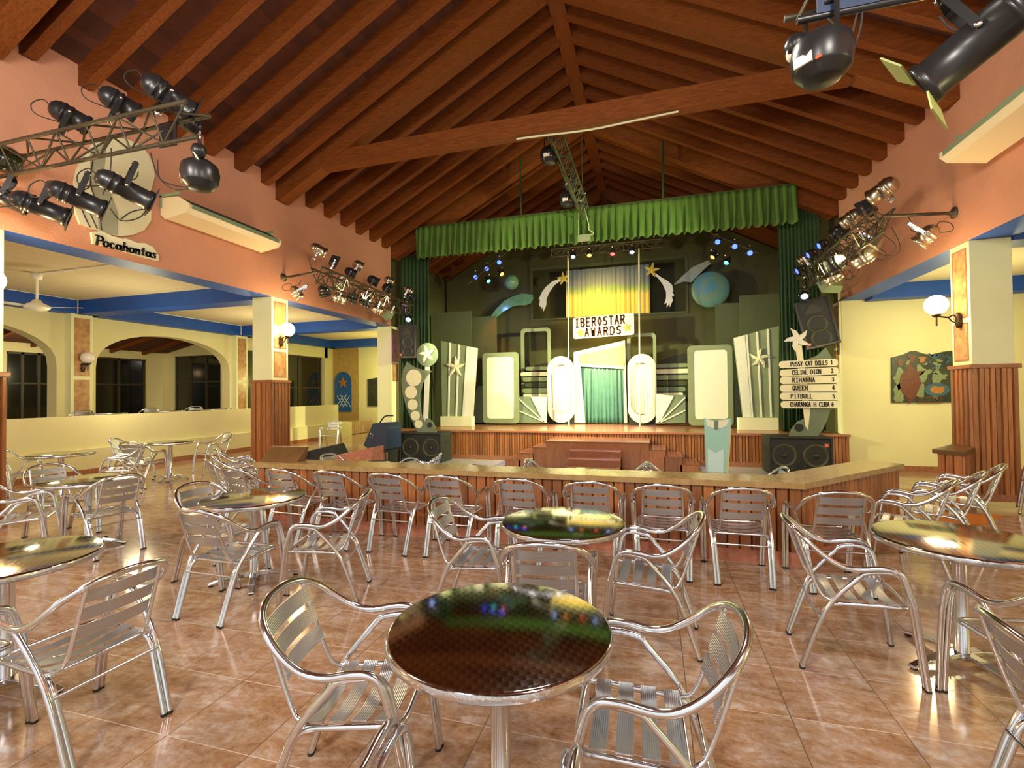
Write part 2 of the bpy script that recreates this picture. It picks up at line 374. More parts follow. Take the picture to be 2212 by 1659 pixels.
# ---- pink upper walls with the blue header soffits
def header(x0, x1, name, face):
    w = MB(); w.box((x0,-6,ZO),(x1,13.27,ZT+.4))
    # room side pink, underside and annex side blue
    for i, fc in enumerate(w.f):
        c = sum((V(w.v[k]) for k in fc), V())/4
        if abs(c.z-ZO) < .01 or abs(c.x-face) < .01: w.m[i] = 1
    return struct(w.build(name, [M['pink'], M['blue']]))
header(XL-.5, XL, 'wall_left', XL-.5); header(XR, XR+.5, 'wall_right', XR+.5)
# ---- roof: boarding, rafters, principals, ridge and tie beam
XC, HALF, K = -1.67, 6.03, .537
def zb(x): return 5.92 + (HALF - abs(x-XC)) * K          # underside of the rafters
ceil = MB()
for sx in (-1, 1):
    xe = XC + sx*(HALF+.3); za = zb(XC)+.37; ze = zb(xe)+.37
    ceil.hexa([(xe,-6,ze),(XC,-6,za),(XC,20.3,za),(xe,20.3,ze),(xe,-6,ze+.06),(XC,-6,za+.06),(XC,20.3,za+.06),(xe,20.3,ze+.06)] if sx < 0 else
              [(XC,-6,za),(xe,-6,ze),(xe,20.3,ze),(XC,20.3,za),(XC,-6,za+.06),(xe,-6,ze+.06),(xe,20.3,ze+.06),(XC,20.3,za+.06)])
ceiling = struct(ceil.build('ceiling', M['deck']))
def rafter_mb(y0, w, drop, sx):
    m = MB(); xe = XC + sx*(HALF+.02); e = .13
    z0 = zb(xe)+drop; z1 = zb(XC+sx*.15)+drop; xr = XC+sx*.10; t0 = zb(xe)+.37; t1 = zb(XC)+.37
    poly = [(xe, z0+.09), (xe-sx*.12, z0+.065), (xr, z1), (xr, t1), (xe, t0)]
    if sx > 0: poly = poly[::-1]
    m.prism(poly, 'y', y0, y0+w); return m
ys = [y for y in (4.12+.6633*k for k in range(-11, 24)) ]
big = [3.63-4.87*2, 3.63-4.87, 3.63, 8.50, 13.31, 18.2]
for sx in (-1, 1):
    for y in ys:
        if any(abs(y - b) < .34 for b in big): continue
        if y > 20: continue
        rafter_mb(y, .14, 0, sx).build('rafter', M['rafter'], ceiling)
    for b in big: rafter_mb(b, .29, -.21, sx).build('principal_rafter', M['beam'], ceiling)
rb = MB(); rb.box((XC-.155,-6,9.10),(XC+.155,20.3,9.62)); rb.build('ridge_beam', M['ridge'], ceiling)
tb = MB()
tb.hexa([(-6.65,8.54,6.32),(3.05,8.54,6.36),(3.05,8.76,6.36),(-6.65,8.76,6.32),(-6.1,8.54,6.66),(2.6,8.54,6.72),(2.6,8.76,6.72),(-6.1,8.76,6.66)])
tb.build('tie_beam', M['beam'], ceiling)
tb = MB(); tb.box((-6.6,3.72,6.34),(3.0,3.88,6.68)); 
cbl = MB(); cbl.tube(smooth_path([(-2.35,8.6,6.31),(-1.8,8.56,6.27),(-1.0,8.58,6.25),(-.2,8.55,6.27),(.5,8.6,6.33)],4), .018, 6)
tag(cbl.build('cable_run', M['wcable']), 'pale cable bundle slung under the big wooden tie beam', 'cable')
# gable over the stage
w = MB(); w.prism([(-9,LOW),(7,LOW),(7,9.6),(-9,9.6)], 'y', 19.6, 19.8); struct(w.build('wall_stage_back', M['stagewall']))
# ---- stage house side walls
for nme, x0, x1 in (('wall_stage_left', XL-.2, XL-.05), ('wall_stage_right', XR+.05, XR+.2)):
    w = MB(); w.box((x0,13.34,LOW),(x1,19.7,6.7)); struct(w.build(nme, M['stagewall']))
# ---- left annex
w = MB(); w.box((-19,-6,3.97),(-8.2,21,4.1)); struct(w.build('ceiling_left', M['ceil']))
w = MB(); w.box((4.86,-6,3.97),(11,13.5,4.1)); struct(w.build('ceiling_right', M['ceil']))
n = 1
for a, b in BAYS + [(18.1,18.6)]:
    w = MB(); w.box((-13.7,a,3.64),(-8.2,b,3.98)); struct(w.build('trim_%d' % n, M['blue'])); n += 1
    if b < 13.5:
        w = MB(); w.box((4.86,a,3.64),(11,b,3.98)); struct(w.build('trim_%d' % n, M['blue'])); n += 1
w = MB(); w.box((-13.9,-6,3.64),(-13.42,21,3.98)); struct(w.build('trim_%d' % n, M['blue'])); n += 1
w = MB(); w.box((4.86,12.85,3.64),(11,13.28,3.98)); struct(w.build('trim_%d' % n, M['blue'])); n += 1
# arcade wall with elliptical arches
arc = MB()
AX0, AX1 = -14.05, -13.72
bay = [(-1.1,3.3),(3.75,8.1),(8.95,13.05)]
prev = -6
for a, b in bay:
    arc.box((AX0,prev,.0),(AX1,a,3.66)); prev = b
    seg = 20; spring, apex = 2.35, 3.36
    pts = [(a,spring)]+[((a+b)/2 - (b-a)/2*math.cos(PI*i/seg), spring + (apex-spring)*math.sin(PI*i/seg)**.8) for i in range(1, seg)]+[(b,spring)]
    for i in range(seg):
        (y0,z0),(y1,z1) = pts[i], pts[i+1]
        arc.hexa([(AX0,y0,z0),(AX1,y0,z0),(AX1,y1,z1),(AX0,y1,z1),(AX0,y0,3.66),(AX1,y0,3.66),(AX1,y1,3.66),(AX0,y1,3.66)])
arc.box((AX0,prev,0),(AX1,13.75,3.66))
arc.box((AX0,13.75,3.2),(AX1,18.2,3.66)); arc.box((AX0,18.0,0),(AX1,21,3.66))
struct(arc.build('wall_arcade', M['cream']))
# gallery beyond the arches: outer wall, end wall, lean-to boarding, dark windows
GX = -17.1; wy = [(P(14,800,x=GX).y, P(122,800,x=GX).y), (P(198,800,x=GX).y, P(317,800,x=GX).y)]
w = MB(); w.box((GX-.2,-6,0),(GX,13.6,.5)); w.box((GX-.2,-6,2.9),(GX,13.6,4.1))
for a, b in ((-6,wy[0][0]-5.2),(wy[0][0]-1.6,wy[0][0]),(wy[0][1],wy[1][0]),(wy[1][1],13.6)): w.box((GX-.2,a,.5),(GX,b,2.9))
struct(w.build('wall_far_left', M['cream']))
w = MB(); w.box((-17.2,13.5,0),(-16.75,13.7,4.1)); w.box((-16.75,13.5,3.05),(-14.5,13.7,4.1)); w.box((-14.6,13.5,0),(-13.9,13.7,4.1)); w.box((-16.75,13.5,0),(-14.6,13.7,.5))
struct(w.build('wall_gallery_end', M['cream']))
w = MB(); w.hexa([(-17.3,-6,3.12),(-13.9,-6,3.85),(-13.9,13.7,3.85),(-17.3,13.7,3.12),(-17.3,-6,3.17),(-13.9,-6,3.9),(-13.9,13.7,3.9),(-17.3,13.7,3.17)])
lt = struct(w.build('ceiling_gallery', M['deck']))
for k in range(14):
    y = -1 + k*1.05; m = MB(); m.beam((-17.1,y,3.10),(-13.95,y,3.80),.09,.1); m.build('rafter', M['rafter'], lt)
def window(k, axis, c, a, b, z0, z1, mull):
    """dark glazing with bronze mullions; plane at c, running a..b"""
    g_ = MB(); fr = MB()
    def bx(mb, u0, u1, za, zb_, d0, d1):
        if axis == 'x': mb.box((c+d0,u0,za),(c+d1,u1,zb_))
        else: mb.box((u0,c+d0,za),(u1,c+d1,zb_))
    bx(fr, a, a+.06, z0, z1, -.04, .04); bx(fr, b-.06, b, z0, z1, -.04, .04); bx(fr, a, b, z1-.06, z1, -.04, .04); bx(fr, a, b, z0, z0+.06, -.04, .04)
    for i in range(1, mull): u = a+(b-a)*i/mull; bx(fr, u-.035, u+.035, z0, z1, -.04, .04)
    bx(fr, a, b, z0+(z1-z0)*.62, z0+(z1-z0)*.62+.05, -.03, .03)
    bx(g_, a+.03, b-.03, z0+.03, z1-.03, -.01, .01)
    o = struct(fr.build('window_%d' % k, M['frame'])); g_.build('glass_pane', M['glass'], o); return o
window(1,'x',GX-.1,wy[0][0]-5.2,wy[0][0]-1.6,.5,2.9,3); window(2,'x',GX-.1,*wy[0],.5,2.9,3); window(3,'x',GX-.1,*wy[1],.5,2.9,2)
window(4,'y',13.6,-16.75,-14.6,.5,3.05,3); window(5,'x',-13.9,13.8,17.95,-.3,3.2,3)
w = MB(); w.box((-17.9,-6,-.3),(-17.8,14.2,4)); w.box((-17.8,14.1,-.3),(-14.2,14.2,4)); w.box((-14.6,14.2,-.3),(-14.5,18,4)); struct(w.build('dark_window_backing', M['night']))  # black panels added behind the panes to keep the windows dark
# far left end wall behind the aisle
w = MB(); w.box((-12.4,18.55,0),(-7.9,18.7,3.98)); w2 = MB(); w2.box((-14.0,18.56,0),(-12.4,18.72,3.98))
struct(w.build('wall_back_left', M['cream'])); struct(w2.build('wall_back_ochre', M['gold_wall']))
# right far wall
w = MB(); w.box((XR+.02,13.3,LOW),(11.1,13.5,3.98)); struct(w.build('wall_back_right', M['cream']))
w = MB(); w.box((10.9,-6,-.4),(11.1,13.4,4)); struct(w.build('wall_far_right', M['cream']))
w = MB(); w.box((4.4,13.26,LOW),(10.9,13.3,LOW+.13)); struct(w.build('baseboard_right', M['granite']))
# parapet of the gallery: pale wall on a thicker foot, granite skirting
w = MB(); w.box((-11.5,-6,.5),(-11.3,15.6,1.21)); struct(w.build('wall_parapet', M['cream']))
w = MB(); w.box((-11.6,-6,-.4),(-11.2,16.3,.53)); struct(w.build('wall_parapet_foot', M['cream']))
w = MB(); w.box((-11.2,-6,0),(-11.17,14.5,.12))
struct(w.build('baseboard_left', M['granite']))
# ================================================================== PILLARS
def boards(mb, x0, y0, x1, y1, z0, z1, w, out, t=.018, gap=.006, alt=0):
    """vertical boards side by side on the line (x0,y0)-(x1,y1), standing proud towards out"""
    d = V((x1-x0, y1-y0, 0)); L_ = d.length; d.normalize(); o = V((out[0], out[1], 0)).normalized(); n_ = max(1, round(L_/w)); w = L_/n_
    for i in range(n_):
        a = V((x0,y0,0))+d*(i*w+gap/2); b = V((x0,y0,0))+d*((i+1)*w-gap/2); tt = t*(1.9 if alt and i % 2 else 1)
        a2, b2 = a+o*tt, b+o*tt; e = min(.006, w/4)
        mb.add([(a.x,a.y,z0),(b.x,b.y,z0),(b2.x-d.x*e,b2.y-d.y*e,z0),(a2.x+d.x*e,a2.y+d.y*e,z0),(a.x,a.y,z1),(b.x,b.y,z1),(b2.x-d.x*e,b2.y-d.y*e,z1),(a2.x+d.x*e,a2.y+d.y*e,z1)],
               [(0,3,2,1),(4,5,6,7),(0,1,5,4),(1,2,6,5),(2,3,7,6),(3,0,4,7)])
def pillar(x0, x1, y0, y1, face, label, base=0, wains=True):
    """face = +1: the marble face looks to +x; -1: to -x"""
    t = thing('pillar', label, 'pillar', ((x0+x1)/2, (y0+y1)/2, base)); cx, cy = (x0+x1)/2, (y0+y1)/2
    hx, hy = (x1-x0)/2, (y1-y0)/2
    m = MB(); m.box((-hx,-hy,0),(hx,hy,ZO-base)); m.build('shaft', M['pillar_cream'], t, bev=.008)
    for za, zb_ in ((1.98,2.53),(2.60,3.60)):
        fr = MB(); X = face*hx; q = .06
        o_ = [(-hy+q,za-base),(hy-q,za-base),(hy-q,zb_-base),(-hy+q,zb_-base)]; i_ = [(-hy+q+.02,za+.02-base),(hy-q-.02,za+.02-base),(hy-q-.02,zb_-.02-base),(-hy+q+.02,zb_-.02-base)]
        fr.ring(o_, i_, 'x', X, X+face*.006); fr.build('panel_border', M['granite'], t)
        fr = MB(); fr.box((X,-hy+q+.02,za+.02-base),(X+face*.004,hy-q-.02,zb_-.02-base)); fr.build('marble_panel', M['marble'], t)
    if wains:
        top = 1.86-base; e = .012; m = MB()
        for (ax,ay,bx_,by,ox,oy) in ((-hx-e,-hy-e,hx+e,-hy-e,0,-1),(hx+e,-hy-e,hx+e,hy+e,1,0),(-hx-e,hy+e,-hx-e,-hy-e,-1,0),(hx+e,hy+e,-hx-e,hy+e,0,1)):
            boards(m, ax, ay, bx_, by, .1, top, .052 if abs(ox) else .068, (ox,oy), alt=1)
        m.build('timber_cladding', M['slats'], t)
        m = MB(); m.box((-hx-.05,-hy-.05,top),(hx+.05,hy+.05,top+.06)); m.build('cap_rail', M['wood'], t, bev=.008)
        m = MB(); m.box((-hx-.035,-hy-.035,0),(hx+.035,hy+.035,.1)); m.build('skirting', M['granite'], t)
    return t
pillar(XL-.5, XL, 3.51, 3.99, 1, 'timber-clad pillar cut off by the left edge of the photo')
pillar(XL-.5, XL, 8.38, 8.86, 1, 'cream pillar with timber cladding behind the tables, between the two left openings')
pillar(XL-.5, XL, 13.27, 13.73, 1, 'slim cream pillar without cladding at the left of the stage', 0, False)
pillar(XR, XR+.49, 8.40, 8.86, -1, 'timber-clad cream pillar on the right beside the dark mural')
pillar(XR-.03, XR+.45, 13.31, 13.73, -1, 'slim pillar edge with orange marble panel at the right of the stage', SZ0, False)
for y, lb in ((8.5,'arcade pillar with two brown marble panels and an unlit globe, behind the low wall'),(13.35,'farther arcade pillar with a marble panel, right of the wide arch')):
    t = thing('arcade_pillar', lb, 'pillar', (-13.6, y, 0))
    m = MB(); m.box((-.14,-.24,0),(.1,.24,3.66)); m.build('shaft', M['pillar_cream'], t)
    for za, zb_ in ((.6,2.03),(2.12,3.55)):
        m = MB(); m.box((.1,-.17,za),(.106,.17,zb_)); m.build('marble_panel', M['marble'], t)
# timber box beside the right pillar
t = thing('low_partition', 'short timber-boarded partition with a dark top running up to the right pillar', 'partition', (0,0,0))
pg = [(3.90,7.74),(4.30,8.30),(4.30,8.78),(3.70,7.97)]
m = MB(); m.prism([(3.915,7.79),(4.29,8.32),(4.29,8.74),(3.745,7.965)], 'z', -.12, .70); m.build('core', M['wood'], t)
m = MB(); boards(m, 3.725,7.97,3.90,7.765,-.1,.70,.09,(-.76,-.65)); boards(m, 3.90,7.765,4.30,8.315,-.1,.70,.09,(.81,-.59)); m.build('front_boards', M['slats'], t)
m = MB(); m.prism([(3.895,7.70),(4.31,8.28),(4.31,8.80),(3.665,7.97)], 'z', .70, .755); m.build('top', M['darkwood'], t)
m = MB(); m.prism([(3.10,6.75),(3.66,6.92),(4.15,7.45),(3.25,7.45)], 'z', .001, .012); tag(m.build('marble_threshold', M['slab']), 'orange marble threshold slab on the floor behind the right hand chairs', 'floor slab')
# ================================================================== WALL LAMPS
def wall_lamp(p, d, label, lit=True, arm=.2):
    t = thing('wall_lamp', label, 'wall lamp', p, math.atan2(d[1], d[0]))
    m = MB(); m.lathe([(0,-.13),(.03,-.13),(.035,-.1),(.05,-.05),(.035,0),(.05,.05),(.02,.09),(0,.09)], 12, M=Matrix.Translation((.03,0,0))); m.build('wall_plate', M['bronze'], t)
    m = MB(); m.tube(smooth_path([(.03,0,.03),(.1,0,.06),(.16,0,.03),(arm,0,.06)],4), .013, 8); m.tube(smooth_path([(.03,0,-.05),(.10,0,-.04),(.15,0,.02)],4), .009, 8); m.tube([(arm,0,-.09),(arm,0,.06)], .012, 8); m.build('arm', M['bronze'], t)
    m = MB(); m.lathe([(0,.04),(.03,.04),(.06,.07),(.062,.085),(0,.085)], 16, M=Matrix.Translation((arm,0,0))); m.build('gallery', M['bronze'], t)
    m = MB(); m.lathe([(0,.08)]+[(.145*math.sin(a),.22-.145*math.cos(a)) for a in [PI*i/16 for i in range(2,16)]]+[(0,.365)], 24, M=Matrix.Translation((arm,0,0))); m.build('globe', M['globe'] if lit else M['globeoff'], t)
    return t
wall_lamp((XL,8.62,2.78),(1,0),'lit opal globe lamp on the left pillar')
wall_lamp((XL,3.75,2.78),(1,0),'lit globe lamp on the pillar at the left edge')
wall_lamp((XR,8.62,2.60),(-1,0),'lit opal globe lamp on bronze bracket on the right pillar', arm=.3)
wall_lamp((-13.5,8.5,2.35),(1,0),'unlit milky globe lamp on the arcade pillar', False)
wall_lamp((GX+.02,wy[0][0]-.5,2.1),(1,0),'small dark globe lamp on the far gallery wall', False)
# ================================================================== CEILING FAN, conduits
fp = P(80,592,z=3.95); t = thing('ceiling_fan', 'white ceiling fan hanging in the left gallery', 'fan', (fp.x,fp.y,0))
m = MB(); m.lathe([(0,3.97),(.09,3.97),(.07,3.85),(0,3.85)],16); m.build('canopy', M['white'], t)
m = MB(); m.tube([(0,0,3.86),(0,0,3.45)], .02, 8); m.build('rod', M['white'], t)
m = MB(); m.lathe([(0,3.46),(.05,3.46),(.09,3.40),(.17,3.36),(.2,3.32),(.16,3.27),(0,3.25)],20); m.build('motor', M['white'], t)
for k in range(3):
    a = k*2*PI/3+.5; m = MB(); c, s_ = math.cos(a), math.sin(a)
    m.hexa([(.18*c+.05*s_,.18*s_-.05*c,3.31),(.72*c+.07*s_,.72*s_-.07*c,3.31),(.72*c-.07*s_,.72*s_+.07*c,3.33),(.18*c-.05*s_,.18*s_+.05*c,3.33),
            (.18*c+.05*s_,.18*s_-.05*c,3.318),(.72*c+.07*s_,.72*s_-.07*c,3.318),(.72*c-.07*s_,.72*s_+.07*c,3.338),(.18*c-.05*s_,.18*s_+.05*c,3.338)]); m.build('blade', M['white'], t)
m = MB(); m.tube([(fp.x,fp.y,3.955),(-8.25,fp.y,3.955)], .018, 6); tag(m.build('conduit', M['white']), 'white conduit crossing the gallery ceiling to the fan', 'conduit')
for i, (x, y, lb) in enumerate([(-13.43,8.38,'near arcade pillar'),(-13.43,13.25,'far arcade pillar')]):
    m = MB(); m.tube([(x+.02,y-.03,3.66),(x+.02,y-.03,3.97),(x+.02,y-3.2,3.96)], .012, 6); tag(m.build('conduit', M['white']), 'thin white conduit over the blue beam at the '+lb, 'conduit')
# ================================================================== AIR CONDITIONERS
def ac(x, s, y0, y1, z, label):
    t = thing('air_conditioner', label, 'air conditioner', (x+s*.006, (y0+y1)/2, z)); h = (y1-y0)/2
    prof = [(0,.0),(s*.10,-.08),(s*.52,-.02),(s*.60,.05),(s*.60,.11),(s*.38,.24),(0,.26)]
    if s < 0: prof = prof[::-1]
    m = MB(); m.prism(prof, 'y', -h, h); m.build('casing', M['acw'], t)
    for e in (-1,1):
        m = MB(); m.prism([(p[0]*1.02, p[1]*1.06-.005) for p in prof], 'y', e*h, e*(h+.03)); m.build('end_cap', M['acw'], t)
    lp = [(s*.604,.045),(s*.604,.112),(s*.384,.246),(s*.36,.22)]
    m = MB(); m.prism(lp, 'y', -h+.03, h-.03); lv = m.build('louvre', M['acg'], t)
    m = MB()
    for k in (.25,.55,.85): m.beam((s*(.606-.22*k),-h+.05,.114+.134*k),(s*(.606-.22*k),h-.05,.114+.134*k),.014,.008,up=(s*.5,0,.8))
    m.build('slot', M['rubber'], lv)
    for e in (-1,1):
        m = MB(); m.beam((0,e*(h+.03),.30),(s*.42,e*(h+.03),.30),.03,.05); m.box((0,e*(h+.03)-.015,.1),(s*.04,e*(h+.03)+.015,.3)); m.build('bracket', M['acg'], t)
ac(XL, 1, 6.0, 7.95, 4.58, 'long cream air conditioner on the left wall, below the roof beams')
ac(XR, -1, 5.9, 7.75, 4.62, 'long cream air conditioner on the right wall, cut by the photo edge')
# ================================================================== CHAIRS AND TABLES
def make_chair():
    t = thing('aluminium_armchair', '', 'chair')
    half = [(-.272,.232,.44),(-.276,.200,.55),(-.276,.178,.600),(-.275,.140,.622),(-.273,.07,.622),(-.270,-.02,.608),(-.266,-.10,.622),(-.252,-.18,.672),(-.222,-.25,.735),(-.165,-.298,.778),(-.085,-.323,.800),(0,-.330,.806)]
    path = half + [(-x,y,z) for x,y,z in half[-2::-1]]
    m = MB(); m.tube(smooth_path(path,3), .0155, 10); m.build('arm_and_back_rail', M['alu'], t)
    for s in (-1,1):
        m = MB(); m.tube(smooth_path([(s*.258,.287,.012),(s*.266,.258,.25),(s*.272,.232,.442)],3), .0155, 8)
        m.tube(smooth_path([(s*.232,.283,.012),(s*.238,.252,.25),(s*.244,.215,.50),(s*.246,.19,.575),(s*.247,.15,.597),(s*.247,.10,.598)],4), .014, 8)
        fl = m.build('leg', M['alu'], t)
        c = MB(); c.lathe([(0,0),(.0160,0),(.0160,.012),(0,.012)],10,M=Matrix.Translation((s*.258,.287,0))); c.lathe([(0,0),(.0145,0),(.0145,.012),(0,.012)],10,M=Matrix.Translation((s*.232,.283,0))); c.build('foot_cap', M['rubber'], fl)
        m = MB(); m.tube(smooth_path([(s*.247,.10,.598),(s*.246,.03,.585),(s*.242,-.01,.55),(s*.232,-.16,.36),(s*.218,-.283,.012)],4), .014, 8)
        m.tube(smooth_path([(s*.192,-.280,.012),(s*.203,-.19,.27),(s*.206,-.165,.34),(s*.203,-.13,.378),(s*.200,-.08,.388)],4), .0135, 8)
        rl = m.build('leg', M['alu'], t)
        c = MB(); c.lathe([(0,0),(.0145,0),(.0145,.012),(0,.012)],10,M=Matrix.Translation((s*.218,-.283,0))); c.lathe([(0,0),(.0145,0),(.0145,.012),(0,.012)],10,M=Matrix.Translation((s*.192,-.280,0))); c.build('foot_cap', M['rubber'], rl)
        m = MB(); m.tube(smooth_path([(s*.158,-.302,.784),(s*.162,-.262,.66),(s*.166,-.222,.54),(s*.169,-.190,.455),(s*.178,-.16,.41),(s*.198,-.11,.392)],4), .0095, 8); m.build('back_upright', M['alu'], t)
    sf = [(-.200,-.12,.386),(-.204,0,.394),(-.207,.14,.402),(-.203,.205,.403),(-.165,.238,.402),(0,.243,.40)]
    sf = sf + [(-x,y,z) for x,y,z in sf[-2::-1]]
    m = MB(); m.tube(smooth_path(sf,4), .0115, 8); m.tube([(-.2,-.125,.386),(.2,-.125,.386)], .009, 8); m.build('seat_frame', M['alu'], t)
    m = MB(); m.tube([(-.222,-.195,.315),(.222,-.195,.315)], .0075, 6); m.build('stretcher', M['alu'], t)
    # four curved lateral slats
    m = MB()
    for k in range(4):
        yc = -.095 + k*.087; hw = .029; n_ = 10; zb0 = .400 + .003*k
        for i in range(n_):
            x0, x1 = -.2+.4*i/n_, -.2+.4*(i+1)/n_
            def zz(x): return zb0 + .008 - .030*(1-(abs(x)/.2)**2.4)
            z0, z1 = zz(x0), zz(x1)
            m.hexa([(x0,yc-hw,z0),(x1,yc-hw,z1),(x1,yc+hw,z1),(x0,yc+hw,z0),(x0,yc-hw,z0+.004),(x1,yc-hw,z1+.004),(x1,yc+hw,z1+.004),(x0,yc+hw,z0+.004)])
    m.build('seat', M['seatslat'], t)
    m = MB()
    for zc in (.562,.645,.728):
        n_ = 8; hh = .031
        for i in range(n_):
            x0, x1 = -.160+.32*i/n_, -.160+.32*(i+1)/n_
            def yy(x, z): return -.222-(z-.54)*.333 + .013 - .018*(1-(x/.16)**2)
            p = []
            for z in (zc-hh, zc+hh): p += [(x0,yy(x0,z),z),(x1,yy(x1,z),z),(x1,yy(x1,z)+.004,z),(x0,yy(x0,z)+.004,z)]
            m.hexa(p)
    m.build('backrest', M['backslat'], t)
    return t
chair0 = make_chair(); used = []
def chair(x, y, deg, label, group, z=0):
    c = chair0 if not used else copy_tree(chair0); used.append(c)
    c.location = (x, y, z); c.rotation_euler = (0, 0, math.radians(deg)); c['label'] = label; c['group'] = group
    return c
def make_table():
    t = thing('round_table', '', 'table'); R_ = .418
    m = MB(); m.lathe([(0,.722),(R_-.012,.722),(R_-.004,.720),(R_,.714)], 64, smooth=True); m.build('table_top', M['swirl'], t)
    m = MB(); m.lathe([(R_,.714),(R_+.002,.706),(R_+.002,.690),(R_-.004,.684),(R_-.02,.684),(0,.686)], 64); m.build('rolled_edge', M['alu2'], t)
    m = MB(); m.lathe([(0,.686),(.12,.684),(.12,.675),(.045,.67),(.0375,.66),(.0375,.07),(.048,.06),(.05,.035),(0,.03)], 24); m.build('column', M['alu'], t)
    for k in range(4):
        a = k*PI/2; c, s_ = math.cos(a), math.sin(a); m = MB(); prev = None
        for r0, r1, h0, h1, w0, w1, th in ((.03,.12,.075,.070,.03,.030,.03),(.12,.24,.070,.050,.030,.026,.026),(.24,.345,.050,.022,.026,.022,.018)):
            p = []
            for dz in (-th, 0):
                p += [(r0*c+w0*s_, r0*s_-w0*c, h0+dz),(r1*c+w1*s_, r1*s_-w1*c, h1+dz*.9),(r1*c-w1*s_, r1*s_+w1*c, h1+dz*.9),(r0*c-w0*s_, r0*s_+w0*c, h0+dz)]
            m.hexa(p)
        lg = m.build('foot', M['alu'], t, bev=.006)
        m = MB(); m.lathe([(0,0),(.018,0),(.018,.012),(0,.012)],12,M=Matrix.Translation((.325*c,.325*s_,0))); m.build('foot_pad', M['rubber'], lg)
    return t
table0 = make_table(); usedt = []
def table(x, y, deg, label, group, z=0):
    c = table0 if not usedt else copy_tree(table0); usedt.append(c)
    c.location = (x, y, z); c.rotation_euler = (0, 0, math.radians(deg)); c['label'] = label; c['group'] = group
GT = 'round steel tables on the tiled floor'; GC = 'aluminium armchairs around the tables'
table(-.568,1.752,22,'round steel table in the front, its dark top reflecting blue stage lights', GT)
table(-.60,3.27,8,'round steel table mirroring the awards sign, in the middle before the bar', GT)
table(-3.33,3.42,40,'round steel table with three chairs, left of centre before the bar', GT)
table(-3.44,1.80,10,'round steel table with golden reflections cut by the left edge', GT)
table(-5.85,3.75,30,'round steel table on the left between the clad pillar and the near empty aisle', GT)
table(-8.95,5.35,15,'round steel table by the low wall at the far left', GT)
table(-8.95,7.15,20,'round steel table by the low wall, farthest one on the left', GT)
table(1.70,3.44,25,'round steel table on the right with a greenish top and visible cross foot', GT)
chair(-.035,1.835,92,'armchair right of the front table, facing left, seat slats toward the viewer', GC)
chair(-1.165,1.72,284,'armchair left of the front table, facing right, its hoop back nearest the left', GC)
chair(-.482,1.165,3.7,'armchair cut off by the bottom edge, tucked under the front table', GC)
chair(-.60,2.80,8,'armchair behind the front table with its back toward the viewer', GC)
chair(-1.247,3.334,272.5,'armchair left of the table that mirrors the awards sign', GC)
chair(-.03,3.30,88,'armchair right of the table that mirrors the awards sign', GC)
chair(-3.085,2.95,358.5,'armchair turned away from the viewer, before the three-chair table', GC)
chair(-2.534,3.352,109.8,'armchair facing left at the right side of the three-chair table', GC)
chair(-3.70,3.42,270,'armchair half hidden behind the left edge of the three-chair table', GC)
chair(-2.66,1.68,88,'large armchair in the lower left facing the edge table, back slats in shade', GC)
chair(-3.20,1.36,2,'armchair mostly beyond the left edge, only its front leg showing', GC)
chair(-5.47,3.67,80,'armchair right of the table beside the clad pillar, turned to the left', GC)
chair(-6.12,3.30,318,'armchair at the left edge before the table beside the clad pillar', GC)
chair(-6.62,3.95,262,'armchair left of the table beside the clad pillar, only its hoop above the top', GC)
chair(-9.65,5.1,285,'armchair at the far left against the low wall behind the pillar', GC)
chair(-8.5,5.95,135,'armchair right of the table by the low wall at the far left, facing left', GC)
chair(-8.85,6.55,15,'armchair before the farthest left table, its back to the viewer', GC)
chair(-9.68,6.95,300,'armchair left of the farthest left table, against the low wall', GC)
chair(-8.85,8.0,160,'armchair behind the farthest left table by the ramp', GC)
chair(1.099,3.345,266,'armchair facing right at the greenish table, all four legs visible', GC)
chair(1.731,2.861,10.8,'armchair below the greenish table on the right edge, its arm bend nearest the column', GC)
chair(1.44,2.04,268,'armchair in the lower right corner, only its sloping back in view', GC)
chair(4.78,7.72,62,'armchair standing alone by the right clad pillar', GC)
row = 'armchairs lined up along the bar'
rw = [(-4.44,-9,'first from the left'),(-3.83,-4,'second from the left'),(-3.22,-3,'third from the left'),(-2.56,-2,'fourth from the left'),(-1.93,-2,'fifth from the left'),
      (-1.215,-1,'fifth from the right, above the mirroring table'),(-.545,0,'fourth from the right'),(.068,0,'third from the right'),(.69,1,'second from the right, with the brightest slats'),(1.375,2,'rightmost, green light on its seat')]
for x, a, s_ in rw: chair(x, 4.585, a, 'bar-row armchair, ' + s_, row)
wing = 'armchairs lined up along the right wing of the bar'
for x, y, a, s_ in ((2.17,5.14,62,'nearest the viewer'),(2.66,5.68,64,'middle one'),(3.13,6.25,64,'farthest from the viewer')):
    chair(x, y, a, 'armchair in the row facing the right wing of the bar, '+s_, wing)
for x, y, a, s_ in ((-5.1,4.95,330,'lowest in front'),(-5.62,5.45,325,'in the middle'),(-6.15,6.02,320,'farthest back')):
    chair(x, y, a, 'armchair in the cluster left of the bar end, '+s_, 'armchairs clustered left of the bar')
GG = 'armchairs and tables on the raised gallery'
for y, a, s_ in ((7.6,200,'beside the near arcade pillar'),(9.15,200,'before the left half of the wide arch'),(10.4,200,'before the right half of the wide arch')):
    chair(-12.35, y, a, 'armchair behind the low gallery wall, ' + s_, GG, .5)
for y, s_ in ((8.35,'right of the near arcade pillar'),(9.85,'in the middle of the wide arch'),(11.35,'left of the far arcade pillar')):
    table(-12.5, y+.02, 12, 'round table edge behind the low gallery wall, ' + s_, GG, .5)
